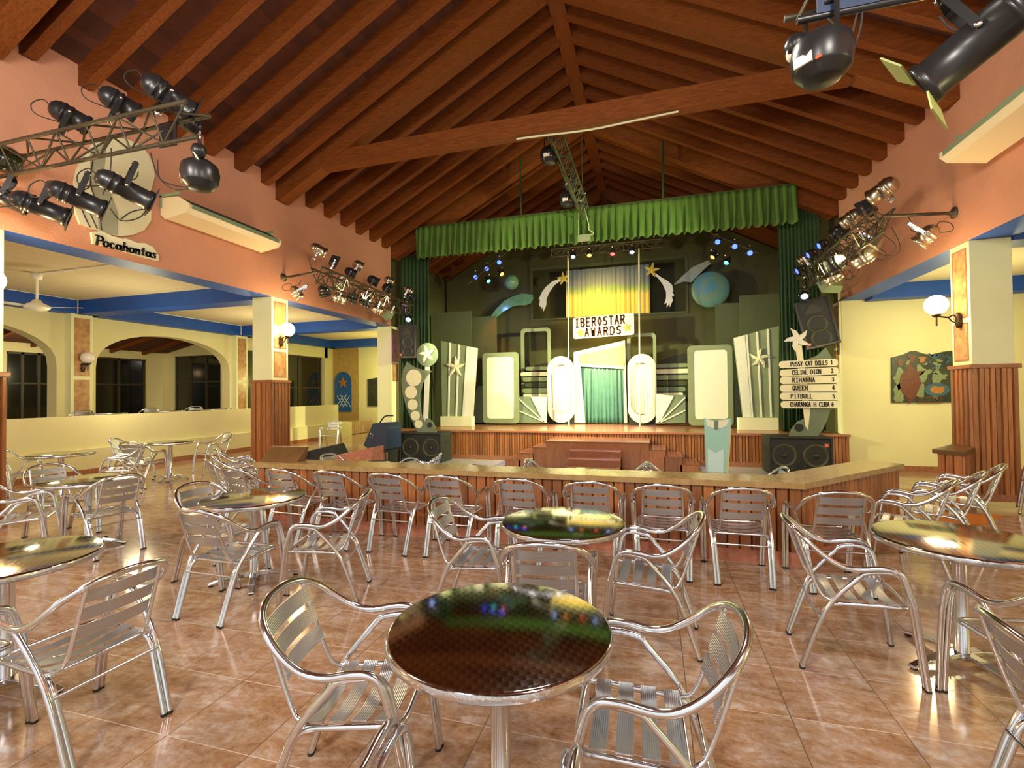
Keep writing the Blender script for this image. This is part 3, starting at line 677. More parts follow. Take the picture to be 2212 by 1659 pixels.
# ================================================================== THE BAR COUNTER ROUND THE DANCE FLOOR
t = thing('bar_counter', 'long timber-boarded bar with a glossy top curving back at the right, round the dance floor', 'bar', (0,0,0))
F0, F1, W1 = (-4.76,4.97), (1.28,4.95), (2.60,6.37)     # face line: left end, corner, wing end
def off(p, q, d):
    v = V((q[0]-p[0], q[1]-p[1])).normalized(); return V((-v.y, v.x))*d
n1 = off(F0,F1,1); n2 = off(F1,W1,1); nb = (n1+n2).normalized()/max(.5,(n1+n2).normalized().dot(n1))
def band(d0, d1, z0, z1, e0=0, e1=0):
    v1 = (V(F1)-V(F0)).normalized(); v2 = (V(W1)-V(F1)).normalized()
    a = [V(F0)-v1*e0+n1*d0, V(F1)+nb*d0, V(W1)+v2*e1+n2*d0]; b = [V(F0)-v1*e0+n1*d1, V(F1)+nb*d1, V(W1)+v2*e1+n2*d1]
    return [(*p,) for p in a] + [(*p,) for p in b[::-1]], z0, z1
m = MB(); p_, a_, b_ = band(.02,.30,LOW,.70); m.prism(p_, 'z', a_, b_); m.build('core', M['wood'], t)
m = MB(); p_, a_, b_ = band(-.05,.36,.70,.755,.05,.05); m.prism(p_, 'z', a_, b_); m.build('counter_top', M['countertop'], t, bev=.008)
m = MB(); boards(m, *F0, *F1, .12, .70, .105, (-n1.x,-n1.y), .02); boards(m, *F1, *W1, .12, .70, .085, (-n2.x,-n2.y), .02)
e = V(W1)+n2*.3; boards(m, *W1, e.x, e.y, .12, .70, .09, ((V(W1)-V(F1)).normalized().x,(V(W1)-V(F1)).normalized().y), .02)
m.build('front_boards', M['slats'], t)
m = MB(); p_, a_, b_ = band(-.015,.02,0,.12); m.prism(p_, 'z', a_, b_); m.build('skirting', M['brick'], t)
t = thing('wooden_wedge', 'brown sloping wooden box standing on the left end of the bar', 'box', (-4.56,5.12,.757))
m = MB(); m.prism([(-.05,0),(.11,0),(.17,.17),(.13,.17)][::1], 'x', -.28, .28); m.build('body', M['darkwood'], t)
# tables and chairs down on the dance floor, seen over the bar
GD = 'round tables on the sunken dance floor'
for x, y, s_ in ((-2.95,7.0,'left of centre'),(-1.0,7.0,'before the stage steps'),(.78,7.0,'in front of the teal lectern'),(-4.6,7.1,'at the left end')):
    table(x, y, 20, 'round table top seen just over the bar, '+s_, GD, LOW+.05)
GP = 'armchairs on the sunken dance floor'
for x, y, a, s_ in ((-3.95,7.85,100,'before the left subwoofer'),(-3.6,7.15,255,'beside the left subwoofer'),(-2.2,7.5,95,'right of the left table top'),
                    (-1.62,7.45,268,'left of the middle table top'),(-.42,7.45,92,'right of the middle table top'),(.22,7.5,266,'left of the lectern table'),(1.42,7.4,92,'right of the teal lectern'),(-5.35,7.45,262,'beside the stone-faced box')):
    chair(x, y, a, 'armchair beyond the bar, hoop back showing '+s_, GP, LOW+.05)
chair(-9.2,12.35,200,'armchair alone on the far left aisle floor, behind the slanted monitor', GC, 0)
# ================================================================== STAGE
SZ = .515
t = thing('stage', 'raised timber-fronted stage with a shiny boarded floor', 'stage', (0,0,0))
m = MB(); m.box((XL+.1,YS+.03,LOW),(XR-.02,17.2,SZ-.06)); m.box((XR-.1,YS-.0,LOW),(XR+.10,YS+.03,SZ-.06)); m.build('core', M['stagedark'], t)
m = MB(); m.box((XL+.06,YS-.06,SZ-.06),(XR+.12,YS+.04,SZ)); m.box((XL+.06,YS+.04,SZ-.06),(XR-.06,17.27,SZ)); m.build('stage_floor', M['stagewood'], t, bev=.01)
m = MB(); boards(m, XL+.1, YS+.0, XR+.10, YS+.0, LOW+.12, SZ-.06, .075, (0,-1), .018); m.build('front_boards', M['slats'], t)
m = MB(); m.box((XL+.1,YS-.02,LOW),(XR+.10,YS+.03,LOW+.12)); m.build('skirting', M['granite'], t)
sx = -1.35   # steps: wide landing with side flights and a narrower front flight
t = thing('stage_steps', 'double-sided wooden steps leading up to the middle of the stage', 'steps', (sx,YS-.06,LOW))
H = SZ-LOW
m = MB()
m.box((-1.25,-1.15,0),(1.25,0,.66)); 
for i, (w_, h_) in enumerate(((1.62,.50),(2.0,.34),(2.36,.17))):
    m.box((-w_,-1.1,0),(-w_+.4,0,h_)); m.box((w_-.4,-1.1,0),(w_,0,h_))
m.build('side_flights', M['slats'], t)
m = MB(); m.box((-1.27,-1.18,.66),(1.27,0,.69))
for w_, h_ in ((1.62,.50),(2.0,.34),(2.36,.17)): m.box((-w_-.02,-1.12,h_),(-w_+.38,0,h_+.02)); m.box((w_-.38,-1.12,h_),(w_+.02,0,h_+.02))
m.build('treads', M['wood'], t)
m = MB()
for i, h_ in enumerate((.50,.34,.17)): m.box((-.62,-1.5-.32*i,0),(.62,-1.15,h_))
m.build('front_flight', M['wood'], t, bev=.01)
# back wall of the stage with its raised opening
t = thing('scene_wall', 'olive green partition wall across the back of the stage with a wide raised opening', 'partition', (0,17.3,SZ))
o0 = P(1150,575,y=17.3); o1 = P(1482,690,y=17.3); ax, az, bx_, bz = o0.x, o0.z-SZ, o1.x, o1.z-SZ; az, bz = max(az,bz), min(az,bz)
bz = P(1150,690,y=17.3).z-SZ; az = P(1320,570,y=17.3).z-SZ
m = MB(); xl, xr, zt = XL+.1, XR-.1, 8.3
def gz(x): return zb(x)-SZ-.05
m.prism([(xl,0),(xr,0),(xr,bz),(xl,bz)], 'y', 0, .1)
m.prism([(xl,bz),(ax,bz),(ax,az),(ax,min(gz(ax),az+1.6)),(xl,min(gz(xl),6))], 'y', 0, .1)
m.prism([(bx_,bz),(xr,bz),(xr,min(gz(xr),6)),(bx_,min(gz(bx_),az+1.6))], 'y', 0, .1)
m.prism([(ax,az),(bx_,az),(bx_,az+.9),(ax,az+.9)], 'y', 0, .1)
m.build('wall_panel', M['stagewall'], t)
m = MB(); m.ring([(ax-.08,bz-.06),(bx_+.08,bz-.06),(bx_+.08,az+.08),(ax-.08,az+.08)], [(ax,bz),(bx_,bz),(bx_,az),(ax,az)], 'y', -.03, 0); m.build('opening_frame', M['flat'], t)
m = MB(); m.box((ax-.5,1.7,bz-.4),(bx_+.5,1.75,az+1)); m.build('dark_backing', M['stagewall'], t)
for cxp, czp, ww in ((1095,765,.9),(1500,765,1.3)):
    q = P(cxp,czp,y=17.28); m = MB(); n_ = 16
    m.prism([(q.x-ww,0)]+[(q.x-ww*math.cos(PI*i/n_), q.z-SZ-.5+.55*math.sin(PI*i/n_)) for i in range(n_+1)]+[(q.x+ww,0)], 'y', -.02, -.005); m.build('dark_archway', M['stagedark'], t)
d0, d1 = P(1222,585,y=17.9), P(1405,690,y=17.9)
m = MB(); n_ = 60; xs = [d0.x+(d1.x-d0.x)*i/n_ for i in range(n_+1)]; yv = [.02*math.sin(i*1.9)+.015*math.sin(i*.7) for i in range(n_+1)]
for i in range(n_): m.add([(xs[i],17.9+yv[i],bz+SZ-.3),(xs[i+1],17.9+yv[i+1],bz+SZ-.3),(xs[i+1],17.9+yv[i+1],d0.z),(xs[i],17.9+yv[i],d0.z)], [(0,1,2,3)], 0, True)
tag(m.build('light_painted_backdrop', M['drop']), 'yellow cloth drop with blue stage light painted in, hanging in the opening behind the sign', 'backdrop')
# ---- curtains
def cloth(name, x0, x1, y, z0, z1, mats, label, amp=.06, folds=14, axis='x', scallop=0, gather=.25, parent=None, seg=6, cat='curtain', slope=0):
    """pleated cloth hanging from z1 to z0 along x (or y)"""
    m = MB(); K_ = folds*seg; R_ = 8; vs = []; rnd = random.Random(name+str(label)); ph = [rnd.uniform(-.35,.35) for _ in range(folds+2)]
    for r in range(R_+1):
        f_ = r/R_
        for k in range(K_+1):
            u = k/K_; a = 2*PI*(u*folds) + ph[int(u*folds)]; w_ = amp*(gather+(1-gather)*f_)*math.sin(a) + amp*.3*math.sin(a*2.3+1)*f_
            s_ = x0+(x1-x0)*u + amp*.35*math.sin(a*.5+f_*2)*f_; z = z1+(z0-z1)*f_ + slope*u + (scallop*(-.5+.5*math.cos(a)) if r == R_ else 0)
            vs.append((s_, y+w_, z) if axis == 'x' else (y+w_, s_, z))
    fs = [(r*(K_+1)+k, r*(K_+1)+k+1, (r+1)*(K_+1)+k+1, (r+1)*(K_+1)+k) for r in range(R_) for k in range(K_)]
    m.add(vs, fs, 0, True); o = m.build(name, mats, parent)
    so = o.modifiers.new('thickness','SOLIDIFY'); so.thickness = .006
    if label: tag(o, label, cat)
    return o
YV = 13.02
vL, vR = P(898,490,y=YV), P(1720,400,y=YV); vLb, vRb = P(898,557,y=YV), P(1721,479,y=YV)
vz1 = (vL.z+vR.z)/2; vz0 = (vLb.z+vRb.z)/2
cloth('valance', vL.x, vR.x, YV, vz0, vz1, M['velvet'], 'green velvet valance hanging across the top of the stage', .085, 54, scallop=.06, gather=.3)
m = MB(); m.box((vL.x-.02,YV+.02,vz1-.02),(vR.x+.02,YV+.10,vz1+.03)); bt = tag(m.build('valance_rail', M['trussg']), 'thin batten carrying the green valance', 'rail')
for px in (1130,1432):
    q = P(px,430,y=YV+.3); m = MB(); m.tube([(q.x,YV+.06,vz1+.02),(q.x,YV+.06,zb(q.x)+.02)], .025, 6); m.build('hanger', M['velvetd'], bt)
a, b = P(866,700,y=13.6).x, P(929,700,y=13.6).x
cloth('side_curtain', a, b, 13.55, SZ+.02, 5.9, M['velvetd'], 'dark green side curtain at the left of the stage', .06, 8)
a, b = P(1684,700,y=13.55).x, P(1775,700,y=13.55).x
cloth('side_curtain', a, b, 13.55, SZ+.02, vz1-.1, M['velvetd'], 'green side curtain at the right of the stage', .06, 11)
# ---- scenery flats at both sides
def flat(px0, px1, pyt, y, label, mt='flat', d=.5):
    a, b = P(px0,pyt,y=y), P(px1,pyt,y=y); t_ = thing('scenery_flat', label, 'scenery', ((a.x+b.x)/2, y, SZ)); h = (b.x-a.x)/2; z = (a.z+b.z)/2-SZ
    m = MB(); m.box((-h,0,0),(h,.05,z)); m.build('panel', M[mt], t_)
    m = MB()
    for s_ in (-1,1): m.box((s_*h*.7-.03,.05,0),(s_*h*.7+.03,.05+d,.06)); m.beam((s_*h*.7,.08,z*.7),(s_*h*.7,d,.04),.04,.04,up=(1,0,0))
    m.build('brace', M['wood'], t_)
flat(936,1018,674,15.3,'tall plain olive flat at stage left beside the curtain')
flat(1016,1072,684,15.9,'narrower olive flat with a red glow at its top, stage left')
flat(1545,1600,655,15.9,'narrow olive flat at stage right')
flat(1597,1684,636,15.3,'tall plain olive flat at stage right beside the curtain')
# ---- scenery pieces: outlines measured on the plane where each stands
def Q(ox, oy, s, y): return lambda x, yy: (lambda p: (p.x, p.z))(P(ox+x/s, oy+yy/s, y=y))
def rrect(x0, z0, x1, z1, r, n_=6):
    out = []
    for cx, cz, a0 in ((x0+r,z0+r,PI),(x1-r,z0+r,1.5*PI),(x1-r,z1-r,0),(x0+r,z1-r,.5*PI)):
        for i in range(n_+1): a = a0+PI/2*i/n_; out.append((cx+r*math.cos(a), cz+r*math.sin(a)))
    return out
def star_poly(cx, cz, R_, r_, rot=0, curl=0, n_=5):
    """starfish: five arms with a slight curl"""
    out = []
    for k in range(n_):
        a = rot+PI/2+2*PI*k/n_
        out.append((cx+R_*math.cos(a+curl), cz+R_*math.sin(a+curl)))
        out.append((cx+.52*(R_+r_)*math.cos(a+.24+curl*.4)*.93, cz+.52*(R_+r_)*math.sin(a+.24+curl*.4)*.93))
        out.append((cx+r_*math.cos(a+PI/n_), cz+r_*math.sin(a+PI/n_)))
        out.append((cx+.52*(R_+r_)*math.cos(a+2*PI/n_-.24+curl*.4)*.93, cz+.52*(R_+r_)*math.sin(a+2*PI/n_-.24+curl*.4)*.93))
    return out
def star_mb(cx, cz, R_, r_, y0, y1, rot=0, curl=0):
    m = MB(); p = star_poly(cx, cz, R_, r_, rot, curl); n_ = len(p)
    m.add([(x,y0,z) for x,z in p]+[(cx,y0-.02,cz)]+[(x,y1,z) for x,z in p]+[(cx,y1,cz)], [((i+1)%n_, i, n_) for i in range(n_)]+[(i+n_+1,(i+1)%n_+n_+1,2*n_+1) for i in range(n_)]+[(i,(i+1)%n_,(i+1)%n_+n_+1,i+n_+1) for i in range(n_)])
    return m
def disc(cx, cz, r, n_=32): return [(cx+r*math.cos(2*PI*i/n_), cz+r*math.sin(2*PI*i/n_)) for i in range(n_)]
def prop(name, label, cat='scenery', y=14): return thing(name, label, cat, (0,0,0))
# stroke lettering
FONT = {'A':[[(0,0),(2,6),(4,0)],[(.8,2.2),(3.2,2.2)]],'B':[[(0,0),(0,6),(2.6,6),(3.6,4.8),(2.4,3.2),(0,3.2)],[(2.4,3.2),(4,1.6),(2.8,0),(0,0)]],'C':[[(4,5.4),(2.6,6),(.8,5.4),(0,3),(.8,.6),(2.6,0),(4,.7)]],
 'D':[[(0,0),(0,6),(2.2,6),(4,4.2),(4,1.6),(2.2,0),(0,0)]],'E':[[(4,6),(0,6),(0,0),(4,0)],[(0,3.1),(3,3.1)]],'G':[[(4,5.4),(2.4,6),(.6,5),(0,3),(.7,.7),(2.4,0),(4,.8),(4,2.6),(2.4,2.6)]],'H':[[(0,0),(0,6)],[(4,0),(4,6)],[(0,3),(4,3)]],
 'I':[[(1,0),(3,0)],[(2,0),(2,6)],[(1,6),(3,6)]],'L':[[(0,6),(0,0),(3.6,0)]],'N':[[(0,0),(0,6),(4,0),(4,6)]],'O':[[(2,0),(0,3),(2,6),(4,3),(2,0)]],'P':[[(0,0),(0,6),(3,6),(4,4.8),(3,3.2),(0,3.2)]],
 'Q':[[(2,0),(.3,1.2),(0,3.6),(1.2,6),(3,6),(4,3.8),(3.6,1.2),(2,0)],[(2.4,1.6),(4.2,-.4)]],'R':[[(0,0),(0,6),(3,6),(3.8,4.8),(2.8,3.2),(0,3.2)],[(1.6,3.2),(4,0)]],'S':[[(4,5.6),(2,6),(.2,5),(.6,3.6),(3.4,2.6),(3.8,1),(2,0),(0,.5)]],
 'T':[[(0,6),(4,6)],[(2,6),(2,0)]],'U':[[(0,6),(0,1.2),(1.4,0),(2.8,0),(4,1.2),(4,6)]],'W':[[(0,6),(1,0),(2,4.2),(3,0),(4,6)]],'Y':[[(0,6),(2,3.2),(4,6)],[(2,3.2),(1.4,0)]],'J':[[(3.4,6),(3.4,1),(2,0),(.4,.8)]],
 '1':[[(1.2,4.8),(2.2,6),(2.2,0)]],'2':[[(.4,5),(2,6),(3.6,5),(3.2,3.4),(.4,.2),(4,0)]],'3':[[(.4,5.6),(2.4,6),(3.4,4.8),(1.8,3.3),(3.7,2),(2.4,0),(.3,.5)]],'4':[[(3,0),(3,6),(.3,2),(4.2,2)]],'5':[[(3.8,6),(.8,6),(.6,3.4),(2.8,3.6),(3.8,1.8),(2.4,0),(.3,.4)]],'6':[[(3.2,6),(1,4.6),(.3,2),(1.6,0),(3.4,.8),(3.2,2.8),(.6,2.8)]],
 'x':[[(2,0),(2,0)]]}
ROUND = dict(FONT); ROUND['O'] = [[(2+2*math.cos(2*PI*i/12), 3+3*math.sin(2*PI*i/12)) for i in range(13)]]
def letters(text, x, z, h, w, y, th=.006, adv=None, font=FONT, tilt=0, narrow=.62, shear=0):
    """strokes standing just off the plane y, facing the hall"""
    m = MB(); s = h/6; cx = x
    for ch in text:
        if ch == ' ': cx += (adv or 5.6*s*narrow); continue
        for st in font.get(ch, []):
            for (a0,b0),(a1,b1) in zip(st[:-1], st[1:]):
                p = V((cx+a0*s*narrow+b0*s*shear, 0, z+b0*s+(cx-x+a0*s*narrow)*tilt)); q = V((cx+a1*s*narrow+b1*s*shear, 0, z+b1*s+(cx-x+a1*s*narrow)*tilt))
                d = (q-p); 
                if d.length < 1e-5: continue
                d.normalize(); nn = V((-d.z,0,d.x))*w/2; p = p-d*w*.35; q = q+d*w*.35
                m.add([(p.x-nn.x,y,p.z-nn.z),(q.x-nn.x,y,q.z-nn.z),(q.x+nn.x,y,q.z+nn.z),(p.x+nn.x,y,p.z+nn.z),(p.x-nn.x,y-th,p.z-nn.z),(q.x-nn.x,y-th,q.z-nn.z),(q.x+nn.x,y-th,q.z+nn.z),(p.x+nn.x,y-th,p.z+nn.z)],
                      [(0,3,2,1),(4,5,6,7),(0,1,5,4),(1,2,6,5),(2,3,7,6),(3,0,4,7)])
        cx += (adv or 5.6*s*narrow)
    return m
def lean(o, y): return o
# (1) left award: fin with five discs, starfish roundel, foot leaf; stands on the subwoofer
y = 12.55; q = Q(840,700,3.968,y)
t = prop('award_cutout', 'grey fin-shaped award cutout with five cream discs and a starfish roundel, left of the stage')
out = [q(*p) for p in [(155,322),(122,395),(106,480),(114,580),(140,680),(175,780),(212,862),(250,932),(328,932),(300,850),(276,770),(266,680),(264,600),(288,510),(322,445),(368,402),(300,395),(240,378),(190,352)]]
m = MB(); m.prism(out, 'y', y, y+.03); m.build('fin', M['propgrey'], t)
for i, (cx, cy, r) in enumerate([(214,461,65),(190,585,50),(204,691,42),(227,785,37),(254,858,32)]):
    c = q(cx,cy); rr = q(cx+r,cy)[0]-c[0]; m = MB(); m.prism(disc(*c,rr), 'y', y-.015, y); m.build('disc', M['propcream'], t)
m = MB(); a = [q(*p) for p in [(306,355),(345,355),(326,930),(318,930),(290,800)]]; m.prism(a, 'y', y+.035, y+.055); m.build('pole', M['propwhite'], t)
c = q(328,262); rr = q(421,262)[0]-c[0]; m = MB(); m.prism(disc(*c,rr), 'y', y, y+.03); rd = m.build('roundel', M['propgrey'], t)
star_mb(*q(328,258), rr*.78, rr*.26, y-.02, y, .1, .12).build('starfish', M['propcream'], rd)
m = MB(); lf = [q(*p) for p in [(326,930),(300,850),(318,808),(345,812),(375,840),(395,880),(408,930)]]; m.prism(lf, 'y', y+.005, y+.03); l_ = m.build('leaf', M['propgrey'], t)
c = q(350,865); m = MB(); m.prism(disc(*c,q(371,865)[0]-c[0]), 'y', y-.003, y+.004); m.build('round_hole', M['stagedark'], l_)
# (2) right award: starfish on a pole, fin, leaf, and the six name boards
y = 12.55; q = Q(1450,680,3.342,y)
t = prop('award_cutout', 'grey fin-shaped award cutout topped by a white starfish, behind the six name boards')
m = MB(); m.prism([q(*p) for p in [(1115,236),(1162,312),(1175,420),(1172,560),(1152,680),(1125,762),(1090,835),(1048,890),(950,890),(985,790),(1005,700),(1012,560),(1000,420),(985,320),(1050,295)]], 'y', y, y+.03); m.build('fin', M['propgrey'], t)
m = MB(); m.prism([q(*p) for p in [(845,890),(868,825),(915,770),(962,750),(985,790),(960,890)]], 'y', y+.002, y+.03); l_ = m.build('leaf', M['propgrey'], t)
c = q(922,815); m = MB(); m.prism(disc(*c,q(955,815)[0]-c[0]), 'y', y-.003, y+.001); m.build('round_hole', M['stagedark'], l_)
m = MB(); m.prism([q(*p) for p in [(893,215),(938,215),(1000,690),(985,830),(965,800),(952,690)]], 'y', y-.03, y-.01); m.build('pole', M['propcream'], t)
c = q(905,178); star_mb(*c, q(1008,178)[0]-c[0], (q(940,178)[0]-c[0]), y-.06, y-.035, .18, .3).build('starfish', M['propwhite'], t)
names = [('PUSSY CAT DOLLS','1',(772,337,1193,318),855),('CELINE DION','2',(778,398,1197,378),865),('RIHANNA','3',(779,450,1202,440),868),('QUEEN','4',(779,505,1205,500),868),('PITBULL','5',(780,562,1208,562),856),('CHARANGA H CUBA','6',(785,622,1200,620),852)]
for i, (tx, no, (x0,y0,x1,y1), tx0) in enumerate(names):
    a, b = q(x0,y0), q(x1,y1); zt_ = (a[1]+b[1])/2; zb__ = zt_-(q(x0,y0)[1]-q(x0,y0+51)[1]); tl = (b[1]-a[1])/(b[0]-a[0])
    bd = thing('name_board', 'rounded cream name board numbered %s, %s of six on the right award stand' % (no, ['topmost','second','third','fourth','fifth','lowest'][i]), 'sign', ((a[0]+b[0])/2, y-.09, (zt_+zb__)/2), rot=(0, -math.atan(tl), 0)); bd['group'] = 'numbered name boards'
    hw, hh = (b[0]-a[0])/2, (zt_-zb__)/2
    m = MB(); m.prism(rrect(-hw,-hh,hw,hh,hh*.85), 'y', 0, .025); m.build('board', M['propcream'], bd)
    s0 = q(tx0,y0)[0]-(a[0]+b[0])/2; L_ = (q({0:1122,1:1075,2:1035,3:982,4:1018,5:1135}[i],y0)[0]-(a[0]+b[0])/2)-s0; n_ = len(tx)
    letters(tx, s0, -hh*.55, hh*1.15, .017, -.001, adv=L_/n_, narrow=min(.66, L_/n_/(hh*1.15/6)/5.6), font=ROUND).build('lettering', M['inkb'], bd)
    letters(no, hw-hh*1.75, -hh*.5, hh*1.1, .017, -.001, narrow=.6, font=ROUND).build('number', M['inkb'], bd)
# (3)(4) striped panels with a starfish
def striped(q, y, outer, lines, white, base, star, label):
    t = prop('striped_panel', label)
    m = MB(); m.prism([q(*p) for p in outer][::-1], 'y', y, y+.04); m.build('panel', M['propgrey2'], t)
    m = MB(); m.prism([q(*p) for p in white][::-1], 'y', y-.015, y); m.build('white_leaf', M['propwhite'], t)
    for (x0,y0,x1,y1) in lines:
        m = MB(); m.prism([q(x0,y0),q(x0+14,y0+3),q(x1+12,y1),q(x1,y1)][::-1], 'y', y-.02, y); m.build('batten', M['propwhite'], t)
    m = MB(); p0, p1 = q(base[0],base[1]), q(base[2],base[3]); m.box((p0[0],y-.12,SZ),(p1[0],y+.16,p0[1])); m.build('plinth', M['propcream'], t, bev=.01)
    c = q(star[0],star[1]); star_mb(*c, q(star[0]+star[2],star[1])[0]-c[0], q(star[0]+star[2]*.27,star[1])[0]-c[0], y-.05, y-.02, star[3], star[4]).build('starfish', M['propcream'], t)
y = 14.6; striped(Q(840,700,3.968,y), y, [(445,143),(762,208),(722,792),(457,792)], [(517,158,505,790),(595,174,572,790),(668,190,630,790)], [(680,190),(762,208),(722,790),(645,790)], (453,790,722,875), (575,370,86,-.1,.1), 'leaning striped grey panel with a starfish on a pinkish plinth, stage left')
y = 14.3; striped(Q(1450,680,3.342,y), y, [(448,167),(777,80),(777,742),(515,742)], [(536,143,580,740),(612,122,645,740),(690,102,715,740)], [(452,168),(530,146),(578,740),(520,740)], (480,742,770,832), (635,315,82,.15,-.35), 'leaning striped cream panel with a starfish on a plinth, stage right')
# (5) tall lit panels in rounded frames
def framed(q, y, o, i, r_o, r_i, label, fillm='propwhite', fm='propgrey2', cat='scenery', shelf=False):
    t = prop('framed_panel', label); a, b = q(o[0],o[3]), q(o[2],o[1]); c, d = q(i[0],i[3]), q(i[2],i[1])
    m = MB(); m.ring(rrect(a[0],a[1],b[0],b[1],r_o), rrect(c[0],c[1],d[0],d[1],r_i), 'y', y, y+.06); m.build('frame', M[fm], t)
    if fillm:
        m = MB(); m.prism(rrect(c[0]-.01,c[1]-.01,d[0]+.01,d[1]+.01,r_i), 'y', y+.02, y+.04); m.build('panel', M[fillm], t)
    return t
y = 15.4; framed(Q(840,680,4.366,y), y, (888,350,1220,1022), (928,392,1177,978), .12, .10, 'tall white panel in a rounded sage frame, left half of the stage')
y = 15.0; framed(Q(1300,680,4.022,y), y, (755,256,1133,962), (800,300,1087,905), .12, .10, 'tall white panel in a rounded sage frame, right half of the stage')
y = 16.5; framed(Q(840,680,4.366,y), y, (1250,118,1522,775), (1280,152,1494,741), .13, .09, 'open rounded hoop frame standing behind the left oval mirror', None)
y = 16.3; framed(Q(1300,680,4.022,y), y, (225,155,470,640), (255,185,443,610), .13, .09, 'open rounded hoop frame standing behind the right oval mirror', None)
# (7) stacked slats
for side, q, y, rows in (('left', Q(840,680,4.366,16.35), 16.35, [(1290,487,1500,527,'propgrey2'),(1242,537,1500,580,'propcream'),(1262,585,1500,632,'propgrey2'),(1282,635,1500,687,'flat'),(1262,690,1500,742,'propgrey2'),(1270,745,1500,772,'propcream')]),
                         ('right', Q(1300,680,4.022,16.1), 16.1, [(470,420,747,460,'propgrey2'),(470,468,757,512,'propcream'),(470,520,757,566,'propgrey2'),(470,572,738,616,'flat'),(470,625,727,668,'propgrey'),(470,678,706,702,'propcream')])):
    t = prop('slatted_screen', 'stack of rounded horizontal slats between the %s oval mirror and the white panel' % side)
    for (x0,y0,x1,y1,mt) in rows:
        a, b = q(x0,y1), q(x1,y0); m = MB(); m.prism(rrect(a[0],a[1],b[0],b[1],(b[1]-a[1])*.45), 'y', y, y+.04); m.build('slat', M[mt], t)
    a, b = q(rows[0][0]+60,0), q(rows[0][2]-60,rows[0][1]); m = MB(); m.box((a[0],y+.05,SZ),(a[0]+.08,y+.1,b[1])); m.build('support', M['flat'], t)
# (8) oval mirrors with cloth
def oval(q, y, o, i, label):
    t = prop('oval_frame', label); a, b = q(o[0],o[3]), q(o[2],o[1]); c, d = q(i[0],i[3]), q(i[2],i[1])
    m = MB(); m.ring(rrect(a[0],max(a[1],SZ),b[0],b[1],(b[0]-a[0])*.498,10), rrect(c[0],c[1],d[0],d[1],(d[0]-c[0])*.498,10), 'y', y, y+.08); m.build('frame', M['propwhite'], t)
    cloth('curtain', c[0]+.0, d[0]+.02, y+.12, max(c[1]-.05,SZ+.02), d[1]+.02, M['whitecloth'], None, .02, 8, parent=t)
    m = MB(); m.box((a[0]+.02,y+.09,SZ),(b[0]-.02,y+.11,SZ+.35)); m.build('dark_kickboard', M['stagedark'], t)
y = 15.9; oval(Q(840,680,4.366,y), y, (1500,386,1744,1018), (1533,465,1725,935), 'white oval frame with a pale curtain inside, left of the middle doorway')
y = 15.7; oval(Q(1300,680,4.022,y), y, (230,336,470,942), (252,412,430,870), 'white oval frame with a pale curtain inside, right of the middle doorway')
# (9) middle doorway
y = 16.0; q = Q(1100,680,3.342,y); t = prop('stage_doorway', 'slanted cream doorway with glitter top and teal curtain in the middle of the stage')
o_ = [q(465,782),q(465,270),q(835,184),q(852,782)]; i_ = [q(548,782),q(512,372),q(828,392),q(830,782)]
m = MB()
for k in range(3):
    (ax_,az_),(bx2,bz_) = o_[k], o_[k+1]; (cx_,cz_),(dx_,dz_) = i_[k], i_[k+1]
    m.hexa([(ax_,y,az_),(bx2,y,bz_),(dx_,y,dz_),(cx_,y,cz_),(ax_,y+.08,az_),(bx2,y+.08,bz_),(dx_,y+.08,dz_),(cx_,y+.08,cz_)])
m.build('frame', M['propcream'], t)
m = MB(); m.prism([q(*p) for p in [(500,355),(500,290),(832,218),(832,372)]][::-1], 'y', y-.012, y); m.build('glitter_panel', M['glitter'], t)
cloth('curtain', i_[1][0], i_[2][0]+.04, y+.14, SZ+.03, i_[1][1]+.1, M['tealcloth'], None, .035, 11, parent=t)
# (10) fan panels and side wings
for side, q, y, fo, rays, wh in (('left', Q(1100,680,3.342,15.6), 15.6, [(68,590),(272,590),(272,780),(68,780)], [(68,605),(68,692),(160,592)], [(160,592),(272,592),(272,780),(252,772)]),
                             ('right', Q(1100,680,3.342,15.45), 15.45, [(1058,570),(1272,580),(1272,780),(1058,785)], [(1185,585),(1271,598),(1271,690)], [(1058,572),(1180,585),(1090,778),(1058,778)])):
    t = prop('fan_panel', 'low grey panel with white rays spreading from its lower corner, beside the %s oval mirror' % side)
    m = MB(); m.prism([q(*p) for p in fo][::-1], 'y', y, y+.04); m.build('panel', M['propgrey'], t)
    m = MB(); m.prism([q(*p) for p in wh][::-1], 'y', y-.01, y); m.build('white_corner', M['propwhite'], t)
    cen = (252,772) if side == 'left' else (1080,780)
    for r_ in rays:
        a, b = q(*r_), q(*cen); m = MB(); m.beam((a[0],y-.01,a[1]),(b[0],y-.01,b[1]),.035,.035,up=(0,1,0)); m.build('ray', M['propwhite'], t)
for q, y, pts, lb in ((Q(840,700,3.968,15.6),15.6,[(722,845),(722,600),(765,532),(806,532),(806,845)],'small grey panel with a cut corner, left of the white panel'),(Q(1450,680,3.342,15.4),15.4,[(443,790),(443,483),(478,483),(505,560),(505,790)],'small grey panel half hidden behind the right striped panel')):
    m = MB(); m.prism([(p[0],max(p[1],SZ)) for p in (q(*p) for p in pts)], 'y', y, y+.04); tag(m.build('corner_panel', M['propgrey']), lb, 'scenery')
